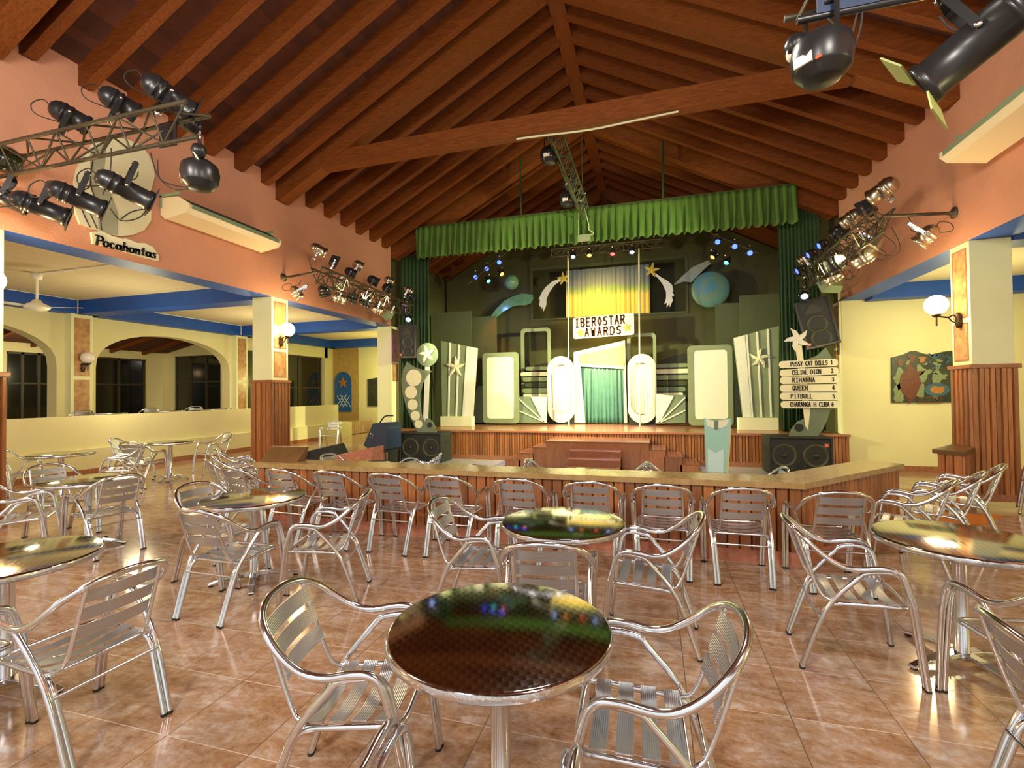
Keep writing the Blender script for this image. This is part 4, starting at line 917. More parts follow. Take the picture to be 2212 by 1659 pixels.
# (12) the awards sign on its two poles
y = 15.9; q = Q(1100,680,3.342,y); t = prop('awards_sign', 'white lettered awards board with two gold stars above the middle doorway', 'sign')
a, b = q(463,175), q(900,2); m = MB(); sh = q(463,20)[1]-q(900,2)[1]
t.location = (a[0], y, a[1]); W_, H_ = b[0]-a[0], q(463,22)[1]-a[1]; tl = .03
m.prism([(x_, z_+x_*tl) for x_, z_ in rrect(0,0,W_,H_,.07)], 'y', 0, .03); m.build('board', M['propwhite'], t)
letters('IBEROSTAR', W_*.04, H_*.55, H_*.38, .05, -.001, adv=W_*.094, narrow=.60, tilt=tl).build('lettering', M['ink'], t)
letters('AWARDS', W_*.20, H_*.10, H_*.36, .05, -.001, adv=W_*.105, narrow=.68, tilt=tl).build('lettering', M['ink'], t)
for fx, fz in ((.12,.26),(.885,.34)):
    m = star_mb(W_*fx, H_*fz+W_*fx*tl, .16, .065, -.014, -.001, .2); m.build('gold_star', M['gold'], t)
for px, py0, py1, yy, lb in ((1227,543,772,15.5,'left'),(1380,537,765,15.4,'right')):
    a, b = P(px,py0,y=yy), P(px,py1,y=yy); m = MB(); m.tube([(a.x,yy,a.z),(b.x,yy,SZ)], .022, 8); tag(m.build('pole', M['propcream']), 'thin upright pole %s of the awards sign' % lb, 'pole')
# (14) shooting stars, comets, planet
def shoot(q, y, star, tail, label, mt='propwhite', sm='gold'):
    t = prop('shooting_star', label); m = MB(); m.prism([q(*p) for p in tail], 'y', y, y+.03); m.build('tail', M[mt], t)
    if star: c = q(star[0],star[1]); star_mb(*c, q(star[0]+star[2],star[1])[0]-c[0], q(star[0]+star[2]*.33,star[1])[0]-c[0], y-.03, y, star[3]).build('star', M[sm], t)
y = 17.1
shoot(Q(900,380,4.916,y), y, (1560,1088,75,.15), [(1530,1085),(1440,1120),(1370,1180),(1330,1235),(1295,1310),(1310,1310),(1300,1376),(1312,1390),(1325,1376),(1318,1420),(1335,1390),(1345,1440),(1375,1376),(1380,1300),(1405,1240),(1460,1160),(1530,1110)], 'shooting star with a pale forked tail, left of the cloth drop')
shoot(Q(1300,380,3.949,y), y, (425,805,72,-.2), [(445,820),(500,860),(560,895),(600,930),(612,985),(600,985),(618,1020),(598,1030),(606,1060),(580,1120),(578,1085),(553,1125),(555,1080),(532,1095),(548,1045),(548,990),(520,925),(480,870),(440,840)], 'shooting star with a pale forked tail, right of the cloth drop')
y = 16.9; q = Q(840,400,4.148,y)
t = prop('comet_cutout', 'green translucent comet cutout arching over the left flats'); m = MB(); m.prism([q(*p) for p in [(905,1190),(960,1110),(1030,1040),(1110,995),(1190,972),(1250,975),(1290,985),(1295,1020),(1270,1060),(1220,1078),(1170,1075),(1100,1090),(1030,1130),(960,1190)]][::-1], 'y', y, y+.03); m.build('body', M['glasscomet'], t)
q = Q(1300,380,3.949,16.8); y = 16.8
t = prop('comet_cutout', 'pale green wing-shaped comet cutout above the painted planet'); m = MB(); m.prism([q(*p) for p in [(612,930),(680,860),(770,780),(870,735),(905,720),(930,745),(870,800),(790,880),(765,908),(700,900)]][::-1], 'y', y, y+.03); m.build('body', M['propgrey2'], t)
q = Q(1300,380,3.949,16.6); c = q(928,968); r_ = (q(1095,968)[0]-q(760,968)[0])/2
m = MB(); m.lathe([(0,-.10)]+[(r_*math.sin(a), -.10*math.cos(a)) for a in [PI/2*i/10 for i in range(1,11)]]+[(r_,.03),(0,.03)], 40, M=Matrix.Translation((c[0],16.6,c[1])) @ Matrix.Rotation(-PI/2,4,'X')); tag(m.build('planet_disc', M['planet']), 'domed blue-green painted planet hanging at stage right', 'scenery')
q = Q(840,400,4.148,16.6); c = q(1112,880); r_ = (q(1175,880)[0]-q(1045,880)[0])/2
m = MB(); m.lathe([(r_*math.sin(a), -r_*math.cos(a)) for a in [PI*i/16 for i in range(17)]], 24, M=Matrix.Translation((c[0],16.4,c[1]))); tag(m.build('mirror_ball', M['glasscomet']), 'small green glassy ball hanging at stage left', 'ball')
# (16) lectern on the dance floor
y = 8.55; q = Q(1480,860,5.289,y); t = prop('lectern', 'teal tapered cardboard lectern standing before the stage', 'lectern', y)
zf = LOW
def ext(p): return (p[0], max(p[1], zf))
def low(x): return (q(x,850)[0], zf)
m = MB(); m.prism([low(248),q(216,225),q(330,258),q(525,235),low(425)], 'y', y, y+.03); m.build('front', M['teal'], t)
m = MB(); m.prism([low(255),q(258,575),q(345,630),q(440,582),low(422)], 'y', y-.012, y); m.build('pleated_base', M['tealw'], t)
m = MB(); m.prism([q(330,262),q(330,350),q(350,365),q(378,350),q(378,258)], 'y', y-.014, y); m.build('dark_stripe', M['propgrey'], t)
m = MB(); m.prism([q(232,240),q(250,318),q(330,350),q(330,262)], 'y', y-.01, y); m.prism([q(378,258),q(378,350),q(470,320),q(500,245)], 'y', y-.01, y); m.build('top_band', M['propcream'], t)
a = q(525,235); b = low(425); m = MB(); m.hexa([(b[0],y+.03,zf),(b[0]+.12,y+.5,zf),(b[0]+.10,y+.5,zf),(b[0]-.02,y+.03,zf),(a[0],y+.03,a[1]),(a[0]+.06,y+.5,a[1]-.4),(a[0]+.04,y+.5,a[1]-.4),(a[0]-.02,y+.03,a[1])]); m.build('side', M['propcream'], t)
# ================================================================== LOUDSPEAKERS
def cone(mb, x, z, r, y=0, mi=0):
    mb.lathe([(r,0),(r,-.012),(r*.86,-.014),(r*.80,-.002),(r*.42,.045),(r*.38,.04),(r*.2,.028),(0,.024)], 28, mi, Matrix.Translation((x,y,z)) @ Matrix.Rotation(PI/2,4,'X') @ Matrix.Scale(-1,4,(0,0,1)))
def jbl(parent, x, y, z, s):
    m = MB(); m.box((x,y-.006,z),(x+s,y,z+s*.9)); o = m.build('badge', M['badge'], parent)
    letters('JBL', x+s*.12, z+s*.28, s*.36, s*.05, y-.007, .002, adv=s*.27, narrow=.6).build('lettering', M['white'], o)
def sub(px0, px1, pyt, pyb, y, label, badge):
    a, b = P(px0,pyb,y=y), P(px1,pyt,y=y); w, h = (b.x-a.x)/2, b.z-LOW
    t = thing('subwoofer', label, 'loudspeaker', ((a.x+b.x)/2, y, LOW))
    m = MB(); m.ring([(-w,0),(w,0),(w,h),(-w,h)], [(-w+.04,.04),(w-.04,.04),(w-.04,h-.04),(-w+.04,h-.04)], 'y', -.0, .05); m.box((-w,.05,0),(w,.75,h)); m.build('cabinet', M['blackbox'], t, bev=.01)
    for s_ in (-1,1):
        m = MB(); cone(m, s_*w*.5, h*.5, min(w*.42,h*.40), .045); d_ = m.build('driver', M['cone'], t)
        m = MB(); m.lathe([(0,-.03),(.045,-.02),(.06,0)],16,M=Matrix.Translation((s_*w*.5,.03,h*.5)) @ Matrix.Rotation(-PI/2,4,'X')); m.build('dust_cap', M['coneh'], d_)
    m = MB(); m.prism(disc(0,h*.24,.06,16), 'y', .035, .052); m.prism(disc(0,h*.74,.06,16), 'y', .035, .052); m.build('port', M['rubber'], t)
    for s_ in (-1,1):
        m = MB(); m.box((s_*w-.004,.25,h*.6),(s_*w+.004,.45,h*.7)); m.build('handle', M['rubber'], t)
    if badge: jbl(t, w*.82-.04, .048, h*.74, .085)
sub(862,952,936,997,12.3,'wide double-cone black subwoofer left of the stage steps, carrying the fin award', False)
sub(1662,1800,945,1022,12.2,'wide double-cone black subwoofer with red badge, right of the stage steps', True)
def top_box(c, w, h, yaw, roll, label, depth=.55, pitch=0):
    t = thing('hanging_loudspeaker', label, 'loudspeaker', c, rot=(pitch, roll, yaw))
    m = MB(); m.prism([(-w/2,0),(w/2,0),(w*.36,depth),(-w*.36,depth)], 'z', -h/2, h/2); m.build('cabinet', M['blackbox'], t, bev=.01)
    m = MB(); m.ring([(-w/2+.01,-h/2+.01),(w/2-.01,-h/2+.01),(w/2-.01,h/2-.01),(-w/2+.01,h/2-.01)],[(-w/2+.05,-h/2+.05),(w/2-.05,-h/2+.05),(w/2-.05,h/2-.05),(-w/2+.05,h/2-.05)],'y',-.03,0); m.build('grille_frame', M['black'], t)
    for z in (-.32,-.02):
        m = MB(); cone(m, 0, z*h, w*.30, -.004); m.build('driver', M['cone'], t)
    m = MB(); m.prism([(-w*.3,h*.20),(w*.3,h*.20),(w*.06,h*.40),(-w*.06,h*.40)], 'y', -.025, 0); m.build('horn', M['coneh'], t)
    jbl(t, -w*.42, -.012, -h*.43, .07)
    m = MB(); m.tube([(0,.25,h/2),(0,.25,h/2+1.1)], .008, 5); m.build('cable', M['cable'], t)
top_box(P(880,738,y=12.9), .56, .98, .15, 0, 'dark two-cone loudspeaker hanging at the left side of the stage')
top_box(P(1765,697,y=12.8), .72, 1.15, -.12, -.22, 'tilted dark two-cone loudspeaker hanging at the right side of the stage')
# things on the dance floor edge at the left
p = P(706,985,y=9.6); t = thing('floor_monitor', 'black wedge floor monitor on the dance floor, left of the brick-coloured box', 'loudspeaker', (p.x,9.6,LOW), .25)
m = MB(); m.prism([(-.72,0),(.30,0),(.50,.30),(.28,.78),(-.28,.66),(-.62,.42)], 'y', -.3, .3); m.build('cabinet', M['blackbox'], t, bev=.01)
m = MB(); m.prism([(-.58,.44),(-.26,.65),(.24,.75),(-.1,.45)], 'y', -.305, -.3); m.build('grille', M['black'], t)
p = P(768,985,y=9.2); t = thing('stone_faced_box', 'slanted box faced with orange stone, between the wedge monitor and the road case', 'box', (p.x,9.2,LOW), 0)
m = MB(); m.hexa([(-.52,-.2,0),(.52,-.2,0),(.52,.3,0),(-.52,.3,0),(-.52,-.2,.58),(.52,-.2,.80),(.52,.3,.80),(-.52,.3,.58)]); m.build('body', M['brick'], t, bev=.015)
p = P(826,965,y=12.0); t = thing('follow_spot_case', 'blue black equipment case on a stand, left of the left subwoofer', 'equipment', (p.x,12.0,LOW), -.2)
m = MB(); m.box((-.3,-.3,0),(.3,.3,.45)); m.build('base', M['blackbox'], t, bev=.02)
m = MB(); m.prism([(-.42,.50),(-.2,.42),(.42,.42),(.42,1.02),(.3,1.14),(-.06,1.12)], 'y', -.3, .3); m.build('housing', M['bluedark'], t, bev=.03)
m = MB(); m.lathe([(0,-.03),(.06,-.02),(.07,0),(.04,0)],16,M=Matrix.Translation((-.12,-.3,.78)) @ Matrix.Rotation(PI/2,4,'X')); m.build('knob', M['alu2'], t)
m = MB(); m.tube(smooth_path([(-.1,0,1.1),(.1,0,1.3),(.4,0,1.32)],4), .02, 6); m.tube([(.36,-.28,.42),(.46,-.36,0)],.015,6); m.tube([(.36,-.28,.42),(.2,-.4,0)],.015,6); m.build('handle', M['cable'], t)
# ================================================================== MURALS, NICHE, WALL SIGN
y = 13.28; q = Q(1662,680,3.949,y)
t = thing('mural_board', 'dark wavy-topped painted board of musicians on the right yellow wall', 'painting', (0,0,0))
xr_ = q(1545,0)[0]+1.0
top = [q(1040,365),(q(1100,350)),q(1150,335),q(1200,312),q(1250,312),q(1300,330),q(1360,342),q(1420,330),q(1480,315),q(1545,308)]
last = top[-1]; top += [(last[0]+.3,last[1]+.05),(last[0]+.7,last[1]-.02),(xr_,last[1]-.25)]
m = MB(); m.prism([(q(1040,750)[0],q(1040,750)[1])]+top+[(xr_,q(0,750)[1])], 'y', y-.03, y+.01); m.build('board', M['mural'], t)
rnd = random.Random(3)
def blob(mb, cx, cz, rx, rz, yy, n_=14, jag=.25, rot=0):
    pts = []
    for i in range(n_):
        a = 2*PI*i/n_; r = 1+rnd.uniform(-jag, jag); u, v = rx*r*math.cos(a), rz*r*math.sin(a); pts.append((cx+u*math.cos(rot)-v*math.sin(rot), cz+u*math.sin(rot)+v*math.cos(rot)))
    mb.prism(pts, 'y', yy-.004, yy)
def fig(name, cx, cy, sc_, body, hat, extra=None):
    yy = y-.031; c = q(cx,cy)
    m = MB(); blob(m, c[0], c[1], .10*sc_, .22*sc_, yy); blob(m, c[0]-.03, c[1]-.34*sc_, .09*sc_, .2*sc_, yy); blob(m, c[0]+.07*sc_, c[1]+.02, .16*sc_, .05*sc_, yy-.004, rot=.5); m.build('painted_figure', M[body], t)
    m = MB(); blob(m, c[0]+.02, c[1]+.31*sc_, .05*sc_, .06*sc_, yy-.004, 10, .1); blob(m, c[0]+.02, c[1]+.37*sc_, .08*sc_, .025*sc_, yy-.008, 10, .1); m.build('painted_head', M[hat], t)
fig('a',1105,540,1.1,'m_grn','m_red'); fig('b',1205,520,1.2,'m_red','m_red'); fig('c',1290,510,1.05,'m_grn','m_org'); fig('d',1425,545,.85,'m_grn','m_grn')
m = MB(); blob(m, *q(1190,590), .20, .34, y-.042, 18, .1); m.build('painted_bass', M['m_red'], t)
m = MB(); blob(m, *q(1420,640), .24, .15, y-.042, 18, .06); m.build('painted_drum', M['m_blu'], t)
m = MB(); blob(m, *q(1420,640), .14, .08, y-.047, 14, .2); m.build('painted_drum_skin', M['m_org'], t)
m = MB()
for i in range(26):
    px, pz = q(rnd.uniform(1060,1540), rnd.uniform(380,720)); blob(m, px, pz, rnd.uniform(.02,.08), rnd.uniform(.008,.03), y-.036, 7, .4, rnd.uniform(0,3))
m.build('brush_strokes', M['m_grn'], t, kind='stuff')
m = MB()
for i in range(14):
    px, pz = q(rnd.uniform(1350,1540), rnd.uniform(340,470)); blob(m, px, pz, rnd.uniform(.02,.09), rnd.uniform(.008,.03), y-.038, 7, .4, rnd.uniform(0,3))
m.build('brush_strokes', M['m_blu'], t, kind='stuff')
a, b = q(1255,750), q(1462,700); m = MB(); m.ring([(a[0],a[1]),(b[0],a[1]),(b[0],b[1]),(a[0],b[1])],[(a[0]+.02,a[1]+.02),(b[0]-.02,a[1]+.02),(b[0]-.02,b[1]-.02),(a[0]+.02,b[1]-.02)],'y',y-.045,y-.03); m.build('painted_plinth', M['m_red'], t)
# far left dark board and blue niche
y = 18.5; q = Q(600,800,8.296,y)
t = thing('wall_plaque', 'blue arched plaque with an orange star and white net on the ochre wall', 'plaque', (0,0,0))
n_ = 14; a, b = q(1018,200), q(1308,200); r_ = (b[0]-a[0])/2; cx = (a[0]+b[0])/2; zb_ = q(0,640)[1]-.25
m = MB(); m.prism([(a[0],zb_),(b[0],zb_)]+[(cx+r_*math.cos(PI*i/n_), a[1]+r_*math.sin(PI*i/n_)) for i in range(n_+1)], 'y', y, y+.05); m.build('plaque', M['niche'], t)
c = q(1172,222); star_mb(*c, .26, .10, y-.03, y, 0).build('star', M['m_org'], t)
m = MB(); c = q(1180,510)
for k in range(-1,2):
    for s_ in (-1,1): m.beam((c[0]+k*.17-s_*.2,y-.02,c[1]-.36),(c[0]+k*.17+s_*.16,y-.02,c[1]+.18-abs(k)*.04),.016,.012,up=(0,1,0))
m.build('net', M['white'], t)
m = MB(); a, b = q(1615,600), q(1900,130); zt = b[1]; m.prism([(a[0],a[1]-.1),(b[0],a[1]-.1),(b[0],zt+.05),(a[0]+1.0,zt-.02),(a[0]+.7,zt+.06),(a[0]+.35,zt-.02),(a[0],zt-.06)], 'y', y-.02, y+.04); tag(m.build('mural_board', M['mural']), 'small dark wavy-topped painted board on the far left wall', 'painting')
# portrait-sized cream board and the lettered sign on the left wall
XW = XL+.026
def QX(ox, oy, s, x): return lambda px, py: (lambda p: (p.y, p.z))(P(ox+px/s, oy+py/s, x=x))
q = QX(0,100,3.318,XW)
t = thing('display_board', 'cream rounded cutout board with grey brushwork bands hanging on the left pink wall', 'board', (0,0,0))
o_ = [q(*p) for p in [(530,960),(525,1100),(540,1200),(570,1275),(640,1300),(700,1320),(780,1350),(860,1362),(950,1352),(1030,1320),(1078,1250),(1080,1180),(1045,1150),(1060,1080),(1085,1010),(1105,930),(1095,850),(1060,780),(1010,710),(900,665),(760,650),(660,700),(590,800),(550,880)]]
m = MB(); m.prism(o_, 'x', XW-.02, XW+.015); m.build('board', M['board'], t)
m = MB(); m.prism([q(*p) for p in [(700,1310),(690,1150),(640,980),(640,760),(760,690),(740,900),(800,1080),(840,1200),(838,1355),(760,1345)]], 'x', XW+.0151, XW+.019); m.build('brush_band', M['boardg'], t)
m = MB()
for line in ([(560,980),(560,1100),(600,1220),(640,1300)],[(600,900),(590,1080),(640,1200),(690,1310)],[(670,760),(640,980),(700,1150),(720,1320)],[(860,1240),(930,1190),(1010,1170),(1060,1160)],[(780,1160),(860,1250),(990,1230),(1050,1160)]):
    m.tube(smooth_path([(XW+.02, *q(*p)) for p in line],4), .008, 5)
m.build('brush_line', M['inkb'], t)
q = QX(0,480,3.318,XW)
t = thing('lettered_sign', 'cream cutout sign with black script lettering under the display board', 'sign', (0,0,0))
o_ = [q(*p) for p in [(650,70),(720,65),(800,100),(870,120),(900,118),(980,150),(1030,150),(1090,180),(1132,240),(1128,278),(1050,262),(960,235),(860,205),(760,175),(660,155)]]
m = MB(); m.prism(o_, 'x', XW-.02, XW+.02); m.build('board', M['propcream'], t)
def arcp(cx, cz, rx, rz, a0, a1, n_=10): return [(cx+rx*math.cos(a0+(a1-a0)*i/n_), cz+rz*math.sin(a0+(a1-a0)*i/n_)) for i in range(n_+1)]
LC = {'P':[[(-.05,1.5),(.3,1.55),(.75,1.5)],[(.25,1.5),(.2,0)],[(.25,1.5)]+arcp(.45,1.12,.42,.38,PI/2,-PI/2)+[(.22,.72)]],
 'o':[arcp(.35,.42,.3,.42,0,2*PI,14)],'c':[arcp(.38,.42,.3,.42,PI*.3,PI*1.75)],'a':[arcp(.35,.40,.28,.40,0,2*PI,14),[(.66,.82),(.64,.15),(.8,0)]],
 'h':[[(.15,1.5),(.12,0)],[(.12,.5)]+arcp(.38,.5,.24,.34,PI,0)+[(.62,0)]],'n':[[(.1,.85),(.12,0)],[(.12,.5)]+arcp(.36,.5,.22,.34,PI,0)+[(.6,0)]],
 't':[[(.3,1.3),(.28,.1),(.5,0)],[(.02,.85),(.6,.85)]],'s':[[(.55,.8),(.3,.88),(.14,.68),(.5,.3),(.4,.05),(.1,.02),(-.05,.12)]]}
a, b = q(672,158), q(1118,262); L_ = math.hypot(b[0]-a[0], b[1]-a[1]); d = V((0,b[0]-a[0],b[1]-a[1])).normalized(); u = V((0,-d.z,d.y))
adv = {'P':.92,'o':.80,'c':.76,'a':.90,'h':.84,'n':.82,'t':.68,'s':.8}; tot = sum(adv[c] for c in 'Pocahontas'); sc_ = L_/tot; cx = 0
m = MB(); hs = (q(672,85)[1]-q(672,150)[1])/1.5
for ch in 'Pocahontas':
    for st in LC[ch]:
        pts = [V((XW+.024,a[0],a[1]))+d*((cx+p_[0]+p_[1]*.08)*sc_)+V((0,0,1))*(p_[1]*hs) for p_ in st]
        for p0, p1 in zip(pts[:-1], pts[1:]):
            dd = (p1-p0); 
            if dd.length < 1e-5: continue
            dd.normalize(); nn = V((0,-dd.z,dd.y)); w_ = .006 + .010*abs(dd.z)
            p0 = p0-dd*w_*.4; p1 = p1+dd*w_*.4; e = V((.008,0,0))
            m.hexa([p0-nn*w_-e,p1-nn*w_-e,p1+nn*w_-e,p0+nn*w_-e,p0-nn*w_+e,p1-nn*w_+e,p1+nn*w_+e,p0+nn*w_+e])
    cx += adv[ch]
m.build('lettering', M['inkb'], t)
# ================================================================== TRUSSES AND LAMPS
def truss(name, label, a, b, side, h=.30, w=.30, nseg=12, mt='truss', plate=None):
    """three-chord lattice truss from a to b"""
    a, b = V(a), V(b); t = thing(name, label, 'lighting truss', a); d = b-a; s_ = V(side).normalized()
    ch = [V((0,0,0)), s_*w, s_*w*.5+V((0,0,-h))]
    for c in ch: m = MB(); m.tube([c, c+d], .022, 8); m.build('chord', M[mt], t)
    m = MB()
    for i in range(nseg):
        u0, u1 = d*(i/nseg), d*((i+1)/nseg)
        for j, k in ((0,1),(1,2),(2,0)):
            p0 = (ch[j] if i % 2 else ch[k])+u0; p1 = (ch[k] if i % 2 else ch[j])+u1; m.tube([p0,p1], .011, 6)
        for j, k in ((0,2),(1,2)): m.tube([ch[j]+u0, ch[k]+u0], .010, 6)
    m.build('lattice', M[mt], t)
    if plate:
        m = MB(); c = d*plate-V((0,.04,0)) if abs(d.x) > abs(d.y) else d*plate; m.box((c.x-.12,c.y-.006,c.z-.27),(c.x+.12,c.y+.006,c.z+.0)); m.build('plate', M['black'], t)
    return t
def orient(d, roll=0): return (V(d).to_track_quat('Y','Z') @ Quaternion((0,1,0), roll)).to_euler()
def par(c, d, label, L_=.42, R_=.105, mt='black', up=1, lens='lensc', gel=False, group=None, strap=.26, cable=True, cat='spotlight', name='par_spotlight', barn=False):
    """long can lamp: c = centre of the can, d = aim; up=1 hangs from above, -1 stands on the truss"""
    t = thing(name, label, cat, c, rot=orient(d))
    if group: t['group'] = group
    l0 = -L_*.5; k = R_
    prof = [(0,l0),(k*.45,l0+.005),(k*.78,l0+.035),(k*.95,l0+.075),(k,l0+.11),(k*1.07,l0+.115),(k*1.07,l0+.13),(k*.98,l0+.135),(k*.98,l0+.17),(k*1.05,l0+.175),(k*1.05,l0+.19),(k*.95,l0+.195),(k*.95,-l0-.05),(k*1.06,-l0-.045),(k*1.06,-l0-.01),(k*1.0,-l0),(k*.9,-l0),(k*.88,-l0-.04),(k*.5,-l0-.10)]
    R90 = Matrix.Rotation(-PI/2,4,'X')
    m = MB(); m.lathe(prof, 24, M=R90); m.build('housing', M[mt], t)
    m = MB(); m.lathe([(0,-l0-.045),(k*.5,-l0-.04),(k*.89,-l0-.052)], 24, M=R90); m.build('lens', M[lens], t)
    s_ = up; m = MB(); hs = strap
    for e in (-1,1): m.box((e*k*1.12-.004,-.022,0),(e*k*1.12+.004,.022,s_*hs*.82))
    m.hexa([(-k*1.12,-.022,s_*hs*.82),(k*1.12,-.022,s_*hs*.82),(k*1.12,.022,s_*hs*.82),(-k*1.12,.022,s_*hs*.82),(-k*1.12,-.022,s_*hs*.82+.006),(k*1.12,-.022,s_*hs*.82+.006),(k*1.12,.022,s_*hs*.82+.006),(-k*1.12,.022,s_*hs*.82+.006)])
    m.build('yoke', M['alu2' if mt == 'chrome' else 'black'], t)
    m = MB(); m.lathe([(0,0),(.02,0),(.026,.03),(.02,.06),(0,.06)], 10, M=Matrix.Translation((0,0,s_*hs*.82-(.0 if s_ > 0 else .06)))); m.tube([(0,-.03,s_*(hs*.82+.03)),(0,.03,s_*(hs*.82+.03))],.018,8); m.build('clamp', M['alu2'], t)
    m = MB()
    for e in (-1,1): m.lathe([(0,0),(.018,0),(.018,.02),(0,.02)], 8, M=Matrix.Translation((e*k*1.12,0,0)) @ Matrix.Rotation(e*PI/2,4,'Y'))
    m.build('knob', M['alu2'], t)
    if gel:
        g_ = k*1.25; m = MB(); m.ring([(-g_,-g_),(g_,-g_),(g_,g_),(-g_,g_)], [(k*math.cos(a)*1.0, k*math.sin(a)*1.0) for a in (PI*1.25,PI*1.75,PI*.25,PI*.75)], 'y', -l0+.002, -l0+.012); m.build('colour_frame', M['black'], t)
    if barn:
        m = MB(); g_ = k*1.2
        m.hexa([(-g_,-l0,g_*.8),(g_,-l0,g_*.8),(g_,-l0+.01,g_*.8),(-g_,-l0+.01,g_*.8),(-g_*1.2,-l0+.04,g_*1.6),(g_*1.2,-l0+.04,g_*1.6),(g_*1.2,-l0+.05,g_*1.6),(-g_*1.2,-l0+.05,g_*1.6)]); m.build('barn_door', M['barn'], t); m = MB()
        m.hexa([(-g_,-l0,-g_*.8),(g_,-l0,-g_*.8),(g_,-l0+.01,-g_*.8),(-g_,-l0+.01,-g_*.8),(-g_*1.2,-l0+.04,-g_*1.6),(g_*1.2,-l0+.04,-g_*1.6),(g_*1.2,-l0+.05,-g_*1.6),(-g_*1.2,-l0+.05,-g_*1.6)]); m.build('barn_door', M['barn'], t)
    if cable:
        m = MB(); m.tube(smooth_path([(0,l0+.01,0),(.01,l0-.06,.02),(.02,l0-.11,-.10),(.03,l0-.03,-.18*1),(.03,.02,-.12 if s_ < 0 else .1),(.01,.05,s_*hs*.7)],4), .006, 5); m.build('cable', M['cable'], t)
    return t
def scanner(c, d, label, s=1.0, head=(-.12,0,.16), flip=False):
    t = thing('scanner_light', label, 'moving light', c, rot=(0,0,math.atan2(-d[0],d[1])))
    m = MB(); m.lathe([(0,-.16*s),(.10*s,-.15*s),(.155*s,-.09*s),(.17*s,0),(.155*s,.08*s),(.09*s,.13*s),(0,.135*s)], 24); m.build('body', M['black'], t, bev=.008)
    m = MB(); m.box((-.075*s,-.162*s,-.09*s),(.03*s,-.150*s,-.03*s)); m.build('label_plate', M['white'], t)
    m = MB(); m.box((.05*s,-.16*s,-.10*s),(.08*s,-.150*s,-.085*s)); m.build('red_mark', M['badge'], t)
    hx, hy, hz = [v*s for v in head]
    m = MB(); m.tube(smooth_path([(0,0,.10*s),(hx*.5,hy,hz*.8),(hx,hy,hz)],4), .022*s, 8); m.build('arm', M['black'], t)
    m = MB(); m.lathe([(0,-.07*s),(.05*s,-.05*s),(.07*s,0),(.05*s,.05*s),(0,.07*s)], 16, M=Matrix.Translation((hx,hy,hz))); hd = m.build('mirror_head', M['black'], t)
    m = MB(); m.lathe([(0,0),(.05*s,0),(.05*s,.008),(0,.008)], 16, M=Matrix.Translation((hx,hy-.02*s,hz-.06*s)) @ Matrix.Rotation(2.2,4,'X')); m.build('mirror', M['lensw'], hd)
    m = MB()
    for e in (-1,1): m.box((e*.09*s-.008,-.015,.08*s),(e*.09*s+.008,.015,.30*s))
    m.box((-.09*s,-.015,.29*s),(.09*s,.015,.305*s)); m.build('yoke', M['black'], t)
    m = MB(); m.tube([(0,0,.30*s),(0,0,.42*s)], .012, 8); m.build('hook_clamp', M['alu2'], t)
    return t
def flood(c, d, label, w=.30, h=.20, mt='chrome', lens='lensw', up=1):
    t = thing('box_floodlight', label, 'floodlight', c, rot=orient(d))
    m = MB(); m.hexa([(-w*.35,-.10,-h*.35),(w*.35,-.10,-h*.35),(w*.35,-.10,h*.35),(-w*.35,-.10,h*.35),(-w/2,.08,-h/2),(w/2,.08,-h/2),(w/2,.08,h/2),(-w/2,.08,h/2)]); m.build('housing', M[mt], t, bev=.008)
    m = MB(); m.box((-w*.45,.08,-h*.43),(w*.45,.085,h*.43)); m.build('glass', M[lens], t)
    m = MB()
    for e in (-1,1): m.box((e*(w/2+.012)-.004,-.02,0),(e*(w/2+.012)+.004,.02,up*.24))
    m.box((-w/2-.012,-.02,up*.24),(w/2+.012,.02,up*.246)); m.build('yoke', M['alu2'], t)
    return t
AIM = V((-1.7,14.5,1.2))
def aim(c, to=AIM): return (V(to)-V(c)).normalized()
def wires(pts_list, label, mt='cable'):
    m = MB()
    for pts in pts_list: m.tube(smooth_path(pts,4), .006, 5)
    return tag(m.build('loose_cable', M[mt]), label, 'cable')
# --- near left truss, square to the left wall
YT = 3.82
za = P(30,342,y=YT).z; 
zr = (P(160,308,y=YT+.1).z+P(400,253,y=YT+.1).z)/2
truss('lighting_truss','rusty steel lighting truss reaching out from the left pink wall with ten lamps',(XL,YT+.15,zr),(P(425,250,y=YT).x,YT+.15,zr),(0,-1,0),.29,.27,7,plate=.84)
def on(px, py, y): return P(px,py,y=y)
lampsA = [((150,251),YT,'black',-1,.36,.11,'left of two short black lamps standing on the near left truss'),((257,222),YT,'black',-1,.36,.11,'right of two short black lamps standing on the near left truss'),
          ((362,206),YT,'black',-1,.48,.115,'largest black lamp standing at the free end of the near left truss')]
for (px,py), y, mt, up, L_, R_, lb in lampsA:
    c = on(px,py,y); par(c, aim(c, (-1.0,13,1.0)), lb, L_, R_, mt, up, gel=(L_ > .4), barn=False)
for (px,py), lb in (((86,447),'leftmost long black lamp hanging under the near left truss'),((166,428),'middle long black lamp hanging under the near left truss'),((268,407),'rightmost long black lamp hanging under the near left truss, before the cream board')):
    c = on(px,py,YT-.05); par(c, aim(c, (-1.5,12,.9)), lb, .50, .105, 'black', 1, gel=True, strap=.34)
c = on(5,425,YT); par(c, aim(c,(-2,12,.5)), 'black lamp under the near left truss, cut by the left photo edge', .48, .105, 'black', 1, strap=.34)
c = on(12,345,YT+.1); t = thing('follow_spot', 'dark tinted dome lamp behind the near left truss, cut by the left photo edge', 'spotlight', c)
m = MB(); m.lathe([(.17*math.sin(a),-.17*math.cos(a)) for a in [PI*i/12 for i in range(13)]],20); m.build('dome', M['dome'], t)
c = on(432,376,YT); scanner(c, (1,1,0), 'black scanner light hanging at the free end of the near left truss', 1.05, (.13,.0,.17))
